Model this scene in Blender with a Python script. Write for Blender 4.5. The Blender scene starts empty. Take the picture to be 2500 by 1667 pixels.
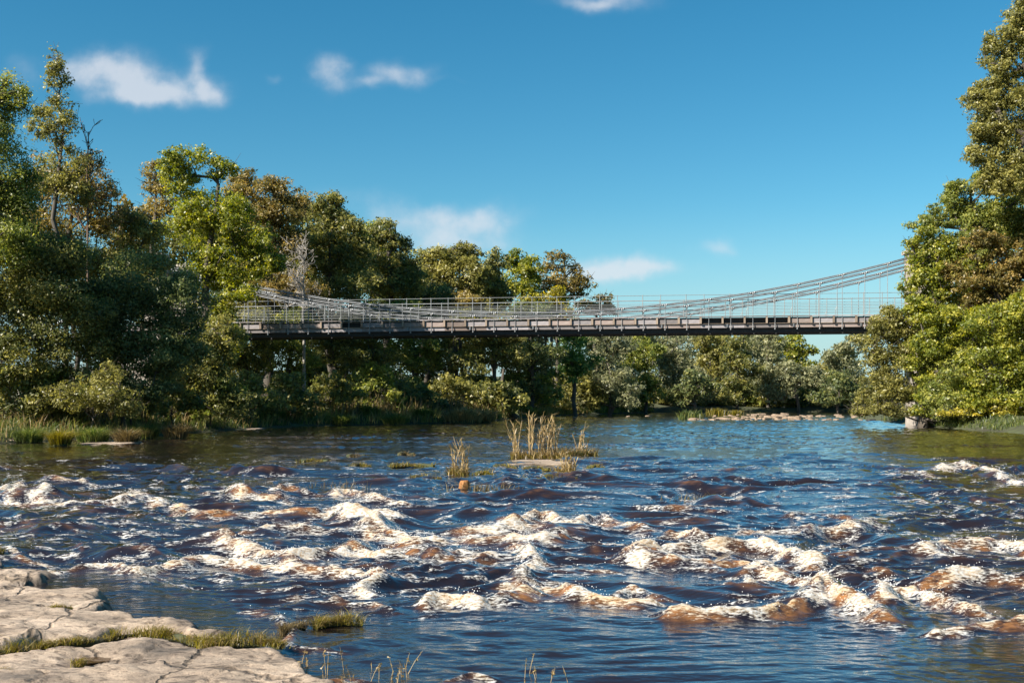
import bpy, math, random
import numpy as np
from mathutils import Vector, Euler

# ------------------------------------------------------------------ camera, sky, sun
SC = bpy.context.scene
COL = SC.collection
F, HZ, CZ = 2778.0, 962.0, 2.0          # focal length in photo pixels, horizon row, eye height
SUN_AZ, SUN_EL = math.radians(33.0), math.radians(36.0)
SUN_DIR = Vector((-math.cos(SUN_AZ)*math.cos(SUN_EL), -math.sin(SUN_AZ)*math.cos(SUN_EL), math.sin(SUN_EL)))

cam = bpy.data.cameras.new('camera')
cam.sensor_width = 36.0
cam.lens = F/2500.0*36.0
cam.shift_y = (HZ-833.5)/2500.0
cam.clip_end = 9000.0
cam_o = bpy.data.objects.new('camera', cam); COL.objects.link(cam_o)
cam_o.location = (0, 0, CZ); cam_o.rotation_euler = (math.radians(90), 0, 0)
SC.camera = cam_o

SC.view_settings.view_transform = 'Standard'
SC.view_settings.look = 'None'
SC.view_settings.exposure = 1.34
SC.view_settings.gamma = 1.0

W = bpy.data.worlds.new('World'); SC.world = W; W.use_nodes = True
def build_world():
    nt = W.node_tree; N = nt.nodes; L = nt.links
    N.clear()
    out = N.new('ShaderNodeOutputWorld'); bg = N.new('ShaderNodeBackground')
    bg.inputs['Strength'].default_value = 0.05
    sky = N.new('ShaderNodeTexSky'); sky.sky_type = 'NISHITA'; sky.sun_disc = False
    sky.sun_elevation = SUN_EL
    sky.sun_rotation = math.atan2(SUN_DIR.x, SUN_DIR.y)
    sky.altitude = 200; sky.air_density = 1.0; sky.dust_density = 0.15; sky.ozone_density = 2.2
    hs = N.new('ShaderNodeHueSaturation')
    hs.inputs['Hue'].default_value = 0.493
    hs.inputs['Saturation'].default_value = 1.28
    hs.inputs['Value'].default_value = 0.93
    gr = N.new('ShaderNodeMix'); gr.data_type = 'RGBA'; gr.blend_type = 'MULTIPLY'; gr.inputs['Factor'].default_value = 1.0
    gr.inputs['B'].default_value = (0.84, 1.03, 1.03, 1)
    L.new(sky.outputs[0], gr.inputs['A']); L.new(gr.outputs['Result'], hs.inputs['Color'])
    tc = N.new('ShaderNodeTexCoord'); sx = N.new('ShaderNodeSeparateXYZ')
    L.new(tc.outputs['Generated'], sx.inputs[0])
    def M(op, a, b=None, c=None, clamp=False):
        n = N.new('ShaderNodeMath'); n.operation = op; n.use_clamp = clamp
        for i, v in enumerate((a, b, c)):
            if v is None: continue
            if isinstance(v, (int, float)): n.inputs[i].default_value = v
            else: L.new(v, n.inputs[i])
        return n.outputs[0]
    yy = M('MAXIMUM', sx.outputs['Y'], 0.02)
    a = M('DIVIDE', sx.outputs['X'], yy); b = M('DIVIDE', sx.outputs['Z'], yy)
    front = M('GREATER_THAN', sx.outputs['Y'], 0.15)
    cb = N.new('ShaderNodeCombineXYZ'); L.new(a, cb.inputs[0]); L.new(b, cb.inputs[1])
    n1 = N.new('ShaderNodeTexNoise'); n1.inputs['Scale'].default_value = 26; n1.inputs['Detail'].default_value = 7
    n1.inputs['Roughness'].default_value = 0.55
    L.new(cb.outputs[0], n1.inputs['Vector'])
    n2 = N.new('ShaderNodeTexNoise'); n2.inputs['Scale'].default_value = 22; n2.inputs['Detail'].default_value = 5
    L.new(cb.outputs[0], n2.inputs['Vector'])
    sp = N.new('ShaderNodeSeparateColor'); L.new(n2.outputs['Color'], sp.inputs[0])
    aw = M('ADD', a, M('MULTIPLY', M('SUBTRACT', sp.outputs[0], 0.5), 0.05))
    bw = M('ADD', b, M('MULTIPLY', M('SUBTRACT', sp.outputs[1], 0.5), 0.03))
    blobs = [(255,165,70,34,.9),(325,190,80,46,1.1),(400,228,105,32,1.15),(488,172,26,46,.75),(500,230,52,32,1.0),(195,165,50,28,.6),(70,175,60,34,.4),(330,240,60,18,.7),
             (800,190,42,36,.95),(835,168,30,22,.8),(985,184,66,26,1.0),(900,212,44,12,.6),(665,190,26,12,.4),(1090,198,50,8,.25),
             (1150,530,110,30,1.05),(1010,540,120,40,.5),(1120,592,130,28,1.05),(830,475,130,28,.35),(930,520,70,30,.4),
             (1500,650,80,24,1.7),(1590,666,75,20,1.1),(1430,668,60,20,.75),(1755,603,50,20,.85),(1490,4,110,26,.8),(1420,10,60,16,.5)]
    tot = None
    for (x, y, rx, ry, s) in blobs:
        da = M('MULTIPLY', M('SUBTRACT', aw, (x-1250)/F), F/rx)
        db = M('MULTIPLY', M('SUBTRACT', bw, (HZ-y)/F), F/ry)
        r2 = M('ADD', M('MULTIPLY', da, da), M('MULTIPLY', db, db))
        e = M('MULTIPLY', M('POWER', 2.718, M('MULTIPLY', r2, -0.8)), s)
        tot = e if tot is None else M('ADD', tot, e)
    d = M('MULTIPLY', tot, M('MULTIPLY_ADD', n1.outputs['Fac'], 2.5, -0.25))
    mr = N.new('ShaderNodeMapRange'); mr.interpolation_type = 'SMOOTHSTEP'
    mr.inputs['From Min'].default_value = 0.06; mr.inputs['From Max'].default_value = 1.8
    L.new(d, mr.inputs['Value'])
    fac = M('MULTIPLY', M('MULTIPLY', mr.outputs[0], front), 0.70)
    mix = N.new('ShaderNodeMix'); mix.data_type = 'RGBA'
    hz = N.new('ShaderNodeMapRange'); hz.interpolation_type = 'SMOOTHSTEP'; hz.inputs['From Min'].default_value = -0.02; hz.inputs['From Max'].default_value = 0.17
    hz.inputs['To Min'].default_value = 0.8; hz.inputs['To Max'].default_value = 0.0; L.new(sx.outputs['Z'], hz.inputs['Value'])
    hm = N.new('ShaderNodeMix'); hm.data_type = 'RGBA'; L.new(hz.outputs[0], hm.inputs['Factor']); L.new(hs.outputs[0], hm.inputs['A']); hm.inputs['B'].default_value = (3.3, 4.85, 5.7, 1)
    L.new(fac, mix.inputs['Factor']); L.new(hm.outputs['Result'], mix.inputs['A'])
    mix.inputs['B'].default_value = (6.3, 6.5, 6.9, 1)
    L.new(mix.outputs['Result'], bg.inputs['Color'])
    L.new(bg.outputs[0], out.inputs[0])
build_world()

sun = bpy.data.lights.new('sun', 'SUN'); sun.energy = 5.0; sun.angle = math.radians(0.53); sun.color = (1.0, 0.93, 0.82)
sun_o = bpy.data.objects.new('sun', sun); COL.objects.link(sun_o)
sun_o.rotation_euler = SUN_DIR.to_track_quat('Z', 'Y').to_euler()
sun_o.location = (-60, -20, 60)

# ------------------------------------------------------------------ helpers
RNG = np.random.default_rng(7)
random.seed(7)

def px2w(px, py, Y):                      # photo pixel at depth Y -> world
    return np.array([(px-1250.0)/F*Y, Y, CZ+(HZ-py)/F*Y])

def build_mesh(name, verts, faces, attrs=None, smooth=False):
    """verts (n,3); faces: list of int arrays (m,k). attrs: name -> (domain, array)"""
    me = bpy.data.meshes.new(name)
    verts = np.ascontiguousarray(verts, dtype=np.float32)
    me.vertices.add(len(verts)); me.vertices.foreach_set('co', verts.ravel())
    fl = [np.asarray(f, dtype=np.int32) for f in faces if len(f)]
    nl = sum(f.size for f in fl); nf = sum(len(f) for f in fl)
    me.loops.add(nl); me.loops.foreach_set('vertex_index', np.concatenate([f.ravel() for f in fl]))
    me.polygons.add(nf)
    tot = np.concatenate([np.full(len(f), f.shape[1], dtype=np.int32) for f in fl])
    st = np.concatenate([[0], np.cumsum(tot)[:-1]]).astype(np.int32)
    me.polygons.foreach_set('loop_start', st)
    try: me.polygons.foreach_set('loop_total', tot)
    except Exception: pass
    me.polygons.foreach_set('use_smooth', np.full(nf, bool(smooth)))
    if attrs:
        for k, (dom, arr) in attrs.items():
            a = me.attributes.new(k, 'FLOAT', dom)
            a.data.foreach_set('value', np.ascontiguousarray(arr, dtype=np.float32))
    me.update(calc_edges=True)
    me.validate()
    return me

def obj(name, me, mat=None, parent=None, loc=None, rot=None, scale=None):
    o = bpy.data.objects.new(name, me); COL.objects.link(o)
    if mat is not None and me is not None:
        if len(me.materials) == 0: me.materials.append(mat)
        elif me.materials[0] is not mat:
            o.material_slots[0].link = 'OBJECT'; o.material_slots[0].material = mat
    if parent: o.parent = parent
    if loc is not None: o.location = loc
    if rot is not None: o.rotation_euler = rot
    if scale is not None: o.scale = scale
    return o

def tag(o, label=None, cat=None, group=None, kind=None):
    if label: o['label'] = label
    if cat: o['category'] = cat
    if group: o['group'] = group
    if kind: o['kind'] = kind
    return o

def empty(name, loc, rz=0.0):
    o = bpy.data.objects.new(name, None); COL.objects.link(o)
    o.location = loc; o.rotation_euler = (0, 0, rz); o.empty_display_size = 0.3
    return o

class MB:
    def __init__(s): s.v = []; s.f4 = []; s.f3 = []; s.n = 0
    def add(s, v, f4=None, f3=None):
        v = np.asarray(v, float)
        if f4 is not None and len(f4): s.f4.append(np.asarray(f4)+s.n)
        if f3 is not None and len(f3): s.f3.append(np.asarray(f3)+s.n)
        s.v.append(v); s.n += len(v)
    def box(s, x0, x1, y0, y1, z0, z1):
        v = [(x0,y0,z0),(x1,y0,z0),(x1,y1,z0),(x0,y1,z0),(x0,y0,z1),(x1,y0,z1),(x1,y1,z1),(x0,y1,z1)]
        s.add(v, [(0,3,2,1),(4,5,6,7),(0,1,5,4),(1,2,6,5),(2,3,7,6),(3,0,4,7)])
    def tube(s, pts, rad, n=6, cap=True):
        pts = np.asarray(pts, float); m = len(pts)
        rad = np.broadcast_to(np.asarray(rad, float), (m,))
        t = np.gradient(pts, axis=0); t /= np.maximum(np.linalg.norm(t, axis=1, keepdims=True), 1e-9)
        ref = np.array([0.0, 0, 1.0]) if abs(t[0][2]) < 0.9 else np.array([1.0, 0, 0])
        u = np.cross(t, ref); u /= np.maximum(np.linalg.norm(u, axis=1, keepdims=True), 1e-9)
        w = np.cross(t, u)
        an = np.arange(n)/n*2*np.pi
        ring = pts[:, None, :]+rad[:, None, None]*(np.cos(an)[None, :, None]*u[:, None, :]+np.sin(an)[None, :, None]*w[:, None, :])
        i = np.arange(m-1)[:, None]*n; j = np.arange(n)[None, :]; j2 = (j+1) % n
        q = np.stack([i+j, i+j2, i+n+j2, i+n+j], -1).reshape(-1, 4)
        v = ring.reshape(-1, 3)
        f3 = []
        if cap:
            v = np.vstack([v, pts[0], pts[-1]])
            a, b = m*n, m*n+1
            f3 = [(a, (k+1) % n, k) for k in range(n)]+[(b, (m-1)*n+k, (m-1)*n+(k+1) % n) for k in range(n)]
        s.add(v, q[:, ::-1], [x[::-1] for x in f3])
    def sphere(s, c, r, nu=8, nv=6):
        v = [(c[0], c[1], c[2]+r)]
        for i in range(1, nv):
            ph = math.pi*i/nv
            for j in range(nu):
                th = 2*math.pi*j/nu
                v.append((c[0]+r*math.sin(ph)*math.cos(th), c[1]+r*math.sin(ph)*math.sin(th), c[2]+r*math.cos(ph)))
        v.append((c[0], c[1], c[2]-r)); e = len(v)-1
        f3 = [(0, 1+j, 1+(j+1) % nu) for j in range(nu)]+[(e, 1+(nv-2)*nu+(j+1) % nu, 1+(nv-2)*nu+j) for j in range(nu)]
        f4 = [(1+i*nu+j, 1+(i+1)*nu+j, 1+(i+1)*nu+(j+1) % nu, 1+i*nu+(j+1) % nu) for i in range(nv-2) for j in range(nu)]
        s.add(v, f4, f3)
    def mesh(s, name, smooth=False):
        fs = []
        if s.f4: fs.append(np.vstack(s.f4))
        if s.f3: fs.append(np.vstack(s.f3))
        return build_mesh(name, np.vstack(s.v), fs, smooth=smooth)

def fft_field(n, lo, hi, size, seed, stretch=(1, 1), slope=0.0):
    """periodic gaussian field, wavelengths lo..hi metres on a tile of size metres"""
    r = np.random.default_rng(seed)
    k = np.fft.fftfreq(n, d=size/n)
    kx, ky = np.meshgrid(k*stretch[0], k*stretch[1], indexing='xy')
    kk = np.sqrt(kx**2+ky**2); kk[0, 0] = 1e-6
    amp = np.exp(-((np.log(kk)-np.log(1/math.sqrt(lo*hi)))/(0.5*np.log(hi/lo)+1e-6))**2)*kk**(-1-slope)
    amp[0, 0] = 0
    sp = amp*np.exp(2j*np.pi*r.random((n, n)))
    g = np.real(np.fft.ifft2(sp)); g -= g.mean(); g /= g.std()
    return g.astype(np.float32), size
def samp(field, x, y):
    g, size = field; n = g.shape[0]
    u = (np.asarray(x)/size % 1.0)*n; v = (np.asarray(y)/size % 1.0)*n
    i = np.floor(u).astype(int); j = np.floor(v).astype(int); fu = u-i; fv = v-j
    i %= n; j %= n; i2 = (i+1) % n; j2 = (j+1) % n
    return (g[j, i]*(1-fu)+g[j, i2]*fu)*(1-fv)+(g[j2, i]*(1-fu)+g[j2, i2]*fu)*fv
def sstep(a, b, x):
    t = np.clip((x-a)/(b-a), 0, 1); return t*t*(3-2*t)

F_BIG = fft_field(512, 1.5, 4.0, 37.0, 1, (1.5, 0.85))
F_MID = fft_field(1024, 0.5, 1.3, 29.0, 2, (1.45, 0.85))
F_SML = fft_field(1024, 0.15, 0.38, 11.3, 3, (1.4, 0.85))
F_LOW = fft_field(256, 4.0, 14.0, 90.0, 4)
F_FOAM = fft_field(1024, 0.25, 1.1, 19.0, 5, (1.5, 0.8), 0.3)

# ------------------------------------------------------------------ materials
def new_mat(name):
    m = bpy.data.materials.new(name); m.use_nodes = True
    nt = m.node_tree; b = nt.nodes['Principled BSDF']
    return m, nt, b
def noise_node(nt, scale, detail=4, rough=0.55, coord='Object', stretch=None):
    tc = nt.nodes.new('ShaderNodeTexCoord'); n = nt.nodes.new('ShaderNodeTexNoise')
    n.inputs['Scale'].default_value = scale; n.inputs['Detail'].default_value = detail; n.inputs['Roughness'].default_value = rough
    if stretch:
        mp = nt.nodes.new('ShaderNodeMapping'); mp.inputs['Scale'].default_value = stretch
        nt.links.new(tc.outputs[coord], mp.inputs['Vector']); nt.links.new(mp.outputs[0], n.inputs['Vector'])
    else: nt.links.new(tc.outputs[coord], n.inputs['Vector'])
    return n
def ramp(nt, fac, stops):
    r = nt.nodes.new('ShaderNodeValToRGB'); e = r.color_ramp.elements
    while len(e) < len(stops): e.new(0.5)
    for el, (p, c) in zip(e, stops): el.position = p; el.color = (*c, 1)
    nt.links.new(fac, r.inputs[0]); return r
def bump(nt, b, h, strength, dist, prev=None):
    n = nt.nodes.new('ShaderNodeBump'); n.inputs['Strength'].default_value = strength; n.inputs['Distance'].default_value = dist
    nt.links.new(h, n.inputs['Height'])
    if prev is not None: nt.links.new(prev, n.inputs['Normal'])
    if b is not None: nt.links.new(n.outputs[0], b.inputs['Normal'])
    return n.outputs[0]

def simple_mat(name, stops, scale=6, rough=0.8, metallic=0.0, bstr=0.3, bdist=0.02, stretch=None, coord='Object', detail=6, vary=False):
    m, nt, b = new_mat(name)
    n = noise_node(nt, scale, detail, 0.6, coord, stretch)
    r = ramp(nt, n.outputs['Fac'], stops)
    if vary:                              # each piece of timber weathers a little differently
        oi = nt.nodes.new('ShaderNodeObjectInfo'); vr = ramp(nt, oi.outputs['Random'], [(0.0, (0.50, 0.47, 0.44)), (0.45, (0.95, 0.93, 0.92)), (1.0, (1.25, 1.22, 1.22))])
        mv = nt.nodes.new('ShaderNodeMix'); mv.data_type = 'RGBA'; mv.blend_type = 'MULTIPLY'; mv.inputs['Factor'].default_value = 1.0
        nt.links.new(r.outputs[0], mv.inputs['A']); nt.links.new(vr.outputs[0], mv.inputs['B']); nt.links.new(mv.outputs['Result'], b.inputs['Base Color'])
    else: nt.links.new(r.outputs[0], b.inputs['Base Color'])
    b.inputs['Roughness'].default_value = rough; b.inputs['Metallic'].default_value = metallic
    if bstr: bump(nt, b, n.outputs['Fac'], bstr, bdist)
    return m

def leaf_mat(name, dark, mid, light, trans=0.48, hi=0.82):
    m, nt, b = new_mat(name)
    at = nt.nodes.new('ShaderNodeAttribute'); at.attribute_name = 'tint'
    r = ramp(nt, at.outputs['Fac'], [(0.08, dark), (0.5, mid), (hi, light)])
    nt.links.new(r.outputs[0], b.inputs['Base Color'])
    b.inputs['Roughness'].default_value = 0.42; b.inputs['Specular IOR Level'].default_value = 0.45
    tr = nt.nodes.new('ShaderNodeBsdfTranslucent')
    hs = nt.nodes.new('ShaderNodeHueSaturation'); hs.inputs['Saturation'].default_value = 1.15; hs.inputs['Value'].default_value = 1.5
    nt.links.new(r.outputs[0], hs.inputs['Color']); nt.links.new(hs.outputs[0], tr.inputs['Color'])
    mx = nt.nodes.new('ShaderNodeMixShader'); mx.inputs[0].default_value = trans
    nt.links.new(b.outputs[0], mx.inputs[1]); nt.links.new(tr.outputs[0], mx.inputs[2])
    nt.links.new(mx.outputs[0], nt.nodes['Material Output'].inputs['Surface'])
    return m

MAT = {}
MAT['bark'] = simple_mat('bark', [(0.3, (0.035, 0.028, 0.022)), (0.7, (0.10, 0.085, 0.065))], 5, 0.9, bstr=0.6, bdist=0.05, stretch=(1, 1, 0.3))
MAT['bark_pale'] = simple_mat('bark_pale', [(0.3, (0.20, 0.175, 0.15)), (0.7, (0.36, 0.33, 0.29))], 5, 0.85, bstr=0.3)
MAT['stump'] = simple_mat('stump', [(0.3, (0.035, 0.028, 0.021)), (0.7, (0.10, 0.08, 0.06))], 5, 0.9, bstr=0.6, bdist=0.05, stretch=(1, 1, 0.4))
MAT['bark_brown'] = simple_mat('bark_brown', [(0.3, (0.09, 0.055, 0.04)), (0.7, (0.17, 0.11, 0.08))], 5, 0.85, bstr=0.3)
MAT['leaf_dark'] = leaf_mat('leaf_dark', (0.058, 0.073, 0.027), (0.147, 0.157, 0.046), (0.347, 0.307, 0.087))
MAT['leaf_teal'] = leaf_mat('leaf_teal', (0.052, 0.074, 0.032), (0.122, 0.151, 0.056), (0.293, 0.289, 0.095))
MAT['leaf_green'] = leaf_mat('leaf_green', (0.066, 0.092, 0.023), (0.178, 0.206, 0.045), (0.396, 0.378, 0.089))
MAT['leaf_lime'] = leaf_mat('leaf_lime', (0.06, 0.085, 0.014), (0.19, 0.215, 0.032), (0.44, 0.4, 0.06))
MAT['leaf_yellow'] = leaf_mat('leaf_yellow', (0.1, 0.1, 0.014), (0.3, 0.27, 0.036), (0.56, 0.45, 0.07))
MAT['leaf_olive'] = leaf_mat('leaf_olive', (0.072, 0.075, 0.022), (0.193, 0.185, 0.053), (0.407, 0.363, 0.110))
MAT['leaf_russet'] = leaf_mat('leaf_russet', (0.066, 0.062, 0.022), (0.192, 0.162, 0.048), (0.420, 0.294, 0.096))
MAT['leaf_gold'] = leaf_mat('leaf_gold', (0.08, 0.07, 0.02), (0.25, 0.195, 0.05), (0.48, 0.36, 0.12))
MAT['leaf_silver'] = leaf_mat('leaf_silver', (0.08, 0.092, 0.048), (0.215, 0.225, 0.115), (0.43, 0.41, 0.23))
MAT['leaf_bright'] = leaf_mat('leaf_bright', (0.04, 0.09, 0.02), (0.11, 0.2, 0.045), (0.25, 0.33, 0.09))
MAT['grass'] = leaf_mat('grass', (0.03, 0.05, 0.014), (0.09, 0.125, 0.03), (0.24, 0.24, 0.07))
MAT['moss'] = leaf_mat('moss', (0.06, 0.052, 0.01), (0.16, 0.135, 0.022), (0.33, 0.27, 0.05))
MAT['reed'] = leaf_mat('reed', (0.11, 0.075, 0.025), (0.27, 0.185, 0.068), (0.46, 0.345, 0.16), 0.3)
MAT['herb'] = leaf_mat('herb', (0.04, 0.03, 0.015), (0.12, 0.085, 0.035), (0.27, 0.20, 0.08), 0.3)
MAT['timber'] = simple_mat('timber', [(0.25, (0.135, 0.124, 0.126)), (0.5, (0.225, 0.208, 0.211)), (0.8, (0.33, 0.31, 0.305))], 2.2, 0.85, stretch=(1, 6, 9), bstr=0.3, bdist=0.01, coord='Object', vary=True)
MAT['timber_red'] = simple_mat('timber_red', [(0.25, (0.15, 0.115, 0.10)), (0.55, (0.235, 0.19, 0.17)), (0.8, (0.31, 0.285, 0.235))], 1.6, 0.85, stretch=(1, 6, 9), bstr=0.3, bdist=0.01, vary=True)
MAT['timber_block'] = simple_mat('timber_block', [(0.3, (0.16, 0.12, 0.085)), (0.7, (0.30, 0.24, 0.18))], 5, 0.85, stretch=(4, 4, 1), bstr=0.3, bdist=0.01, vary=True)
MAT['steel'] = simple_mat('steel', [(0.3, (0.15, 0.155, 0.16)), (0.7, (0.26, 0.265, 0.27))], 8, 0.5, metallic=0.6, bstr=0.1)
MAT['rail_steel'] = simple_mat('rail_steel', [(0.3, (0.16, 0.17, 0.17)), (0.7, (0.26, 0.27, 0.27))], 8, 0.6, metallic=0.3, bstr=0.0)
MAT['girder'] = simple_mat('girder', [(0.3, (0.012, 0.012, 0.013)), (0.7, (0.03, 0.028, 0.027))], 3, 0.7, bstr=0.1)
MAT['stone'] = simple_mat('stone', [(0.25, (0.20, 0.175, 0.15)), (0.55, (0.33, 0.29, 0.25)), (0.8, (0.42, 0.38, 0.33))], 4, 0.9, bstr=0.5, bdist=0.03)
MAT['bar_stone'] = simple_mat('bar_stone', [(0.25, (0.11, 0.08, 0.058)), (0.55, (0.24, 0.175, 0.12)), (0.8, (0.33, 0.25, 0.175))], 2.5, 0.9, bstr=0.4, bdist=0.03)
MAT['orange_stone'] = simple_mat('orange_stone', [(0.3, (0.16, 0.06, 0.015)), (0.7, (0.36, 0.16, 0.04))], 9, 0.7, bstr=0.6, bdist=0.02)

def rock_mat():
    m, nt, b = new_mat('sandstone')
    n = noise_node(nt, 0.9, 8, 0.62, 'Object', (0.7, 1.6, 1))
    r = ramp(nt, n.outputs['Fac'], [(0.36, (0.12, 0.096, 0.076)), (0.45, (0.25, 0.192, 0.143)), (0.53, (0.36, 0.278, 0.205)), (0.64, (0.44, 0.345, 0.262))])
    n2 = noise_node(nt, 9, 8, 0.68, 'Object', (0.7, 1.8, 1))
    r2 = ramp(nt, n2.outputs['Fac'], [(0.39, (0.26, 0.24, 0.23)), (0.46, (0.82, 0.81, 0.80)), (0.6, (1, 1, 1))])
    n3 = noise_node(nt, 46, 5, 0.65)
    r3 = ramp(nt, n3.outputs['Fac'], [(0.35, (0.40, 0.38, 0.37)), (0.43, (1, 1, 1))])
    mx = nt.nodes.new('ShaderNodeMix'); mx.data_type = 'RGBA'; mx.blend_type = 'MULTIPLY'; mx.inputs['Factor'].default_value = 0.85
    nt.links.new(r.outputs[0], mx.inputs['A']); nt.links.new(r2.outputs[0], mx.inputs['B'])
    mx2 = nt.nodes.new('ShaderNodeMix'); mx2.data_type = 'RGBA'; mx2.blend_type = 'MULTIPLY'; mx2.inputs['Factor'].default_value = 0.7
    nt.links.new(mx.outputs['Result'], mx2.inputs['A']); nt.links.new(r3.outputs[0], mx2.inputs['B'])
    tcc = nt.nodes.new('ShaderNodeTexCoord'); nw = noise_node(nt, 1.3, 4, 0.6)
    wv = nt.nodes.new('ShaderNodeMix'); wv.data_type = 'RGBA'; wv.blend_type = 'ADD'; wv.inputs['Factor'].default_value = 0.55
    nt.links.new(tcc.outputs['Object'], wv.inputs['A']); nt.links.new(nw.outputs['Color'], wv.inputs['B'])
    vo = nt.nodes.new('ShaderNodeTexVoronoi'); vo.feature = 'DISTANCE_TO_EDGE'; vo.inputs['Scale'].default_value = 0.42; nt.links.new(wv.outputs['Result'], vo.inputs['Vector'])
    cr = ramp(nt, vo.outputs['Distance'], [(0.0, (0.16, 0.14, 0.12)), (0.006, (0.45, 0.42, 0.38)), (0.011, (1, 1, 1))])
    mc = nt.nodes.new('ShaderNodeMix'); mc.data_type = 'RGBA'; mc.blend_type = 'MULTIPLY'; mc.inputs['Factor'].default_value = 0.7
    nt.links.new(mx2.outputs['Result'], mc.inputs['A']); nt.links.new(cr.outputs[0], mc.inputs['B']); mx2 = mc
    # wet margin: attribute from the height above the water
    at = nt.nodes.new('ShaderNodeAttribute'); at.attribute_name = 'wet'
    mx3 = nt.nodes.new('ShaderNodeMix'); mx3.data_type = 'RGBA'; mx3.blend_type = 'MULTIPLY'
    nt.links.new(at.outputs['Fac'], mx3.inputs['Factor']); nt.links.new(mx2.outputs['Result'], mx3.inputs['A'])
    mx3.inputs['B'].default_value = (0.34, 0.30, 0.27, 1)
    nt.links.new(mx3.outputs['Result'], b.inputs['Base Color'])
    mr = nt.nodes.new('ShaderNodeMapRange'); mr.inputs['To Min'].default_value = 0.9; mr.inputs['To Max'].default_value = 0.28
    nt.links.new(at.outputs['Fac'], mr.inputs['Value']); nt.links.new(mr.outputs[0], b.inputs['Roughness'])
    p = bump(nt, None, n2.outputs['Fac'], 0.8, 0.045)
    p = bump(nt, None, cr.outputs[0], 0.8, 0.03, p)
    bump(nt, b, n3.outputs['Fac'], 0.45, 0.015, p)
    return m
MAT['sandstone'] = rock_mat()

def ground_mat():
    m, nt, b = new_mat('ground')
    n = noise_node(nt, 0.8, 8, 0.65)
    r = ramp(nt, n.outputs['Fac'], [(0.3, (0.028, 0.024, 0.014)), (0.5, (0.045, 0.05, 0.02)), (0.7, (0.06, 0.075, 0.025))])
    nt.links.new(r.outputs[0], b.inputs['Base Color']); b.inputs['Roughness'].default_value = 0.95
    bump(nt, b, n.outputs['Fac'], 0.8, 0.2)
    return m
MAT['ground'] = ground_mat()

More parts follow.
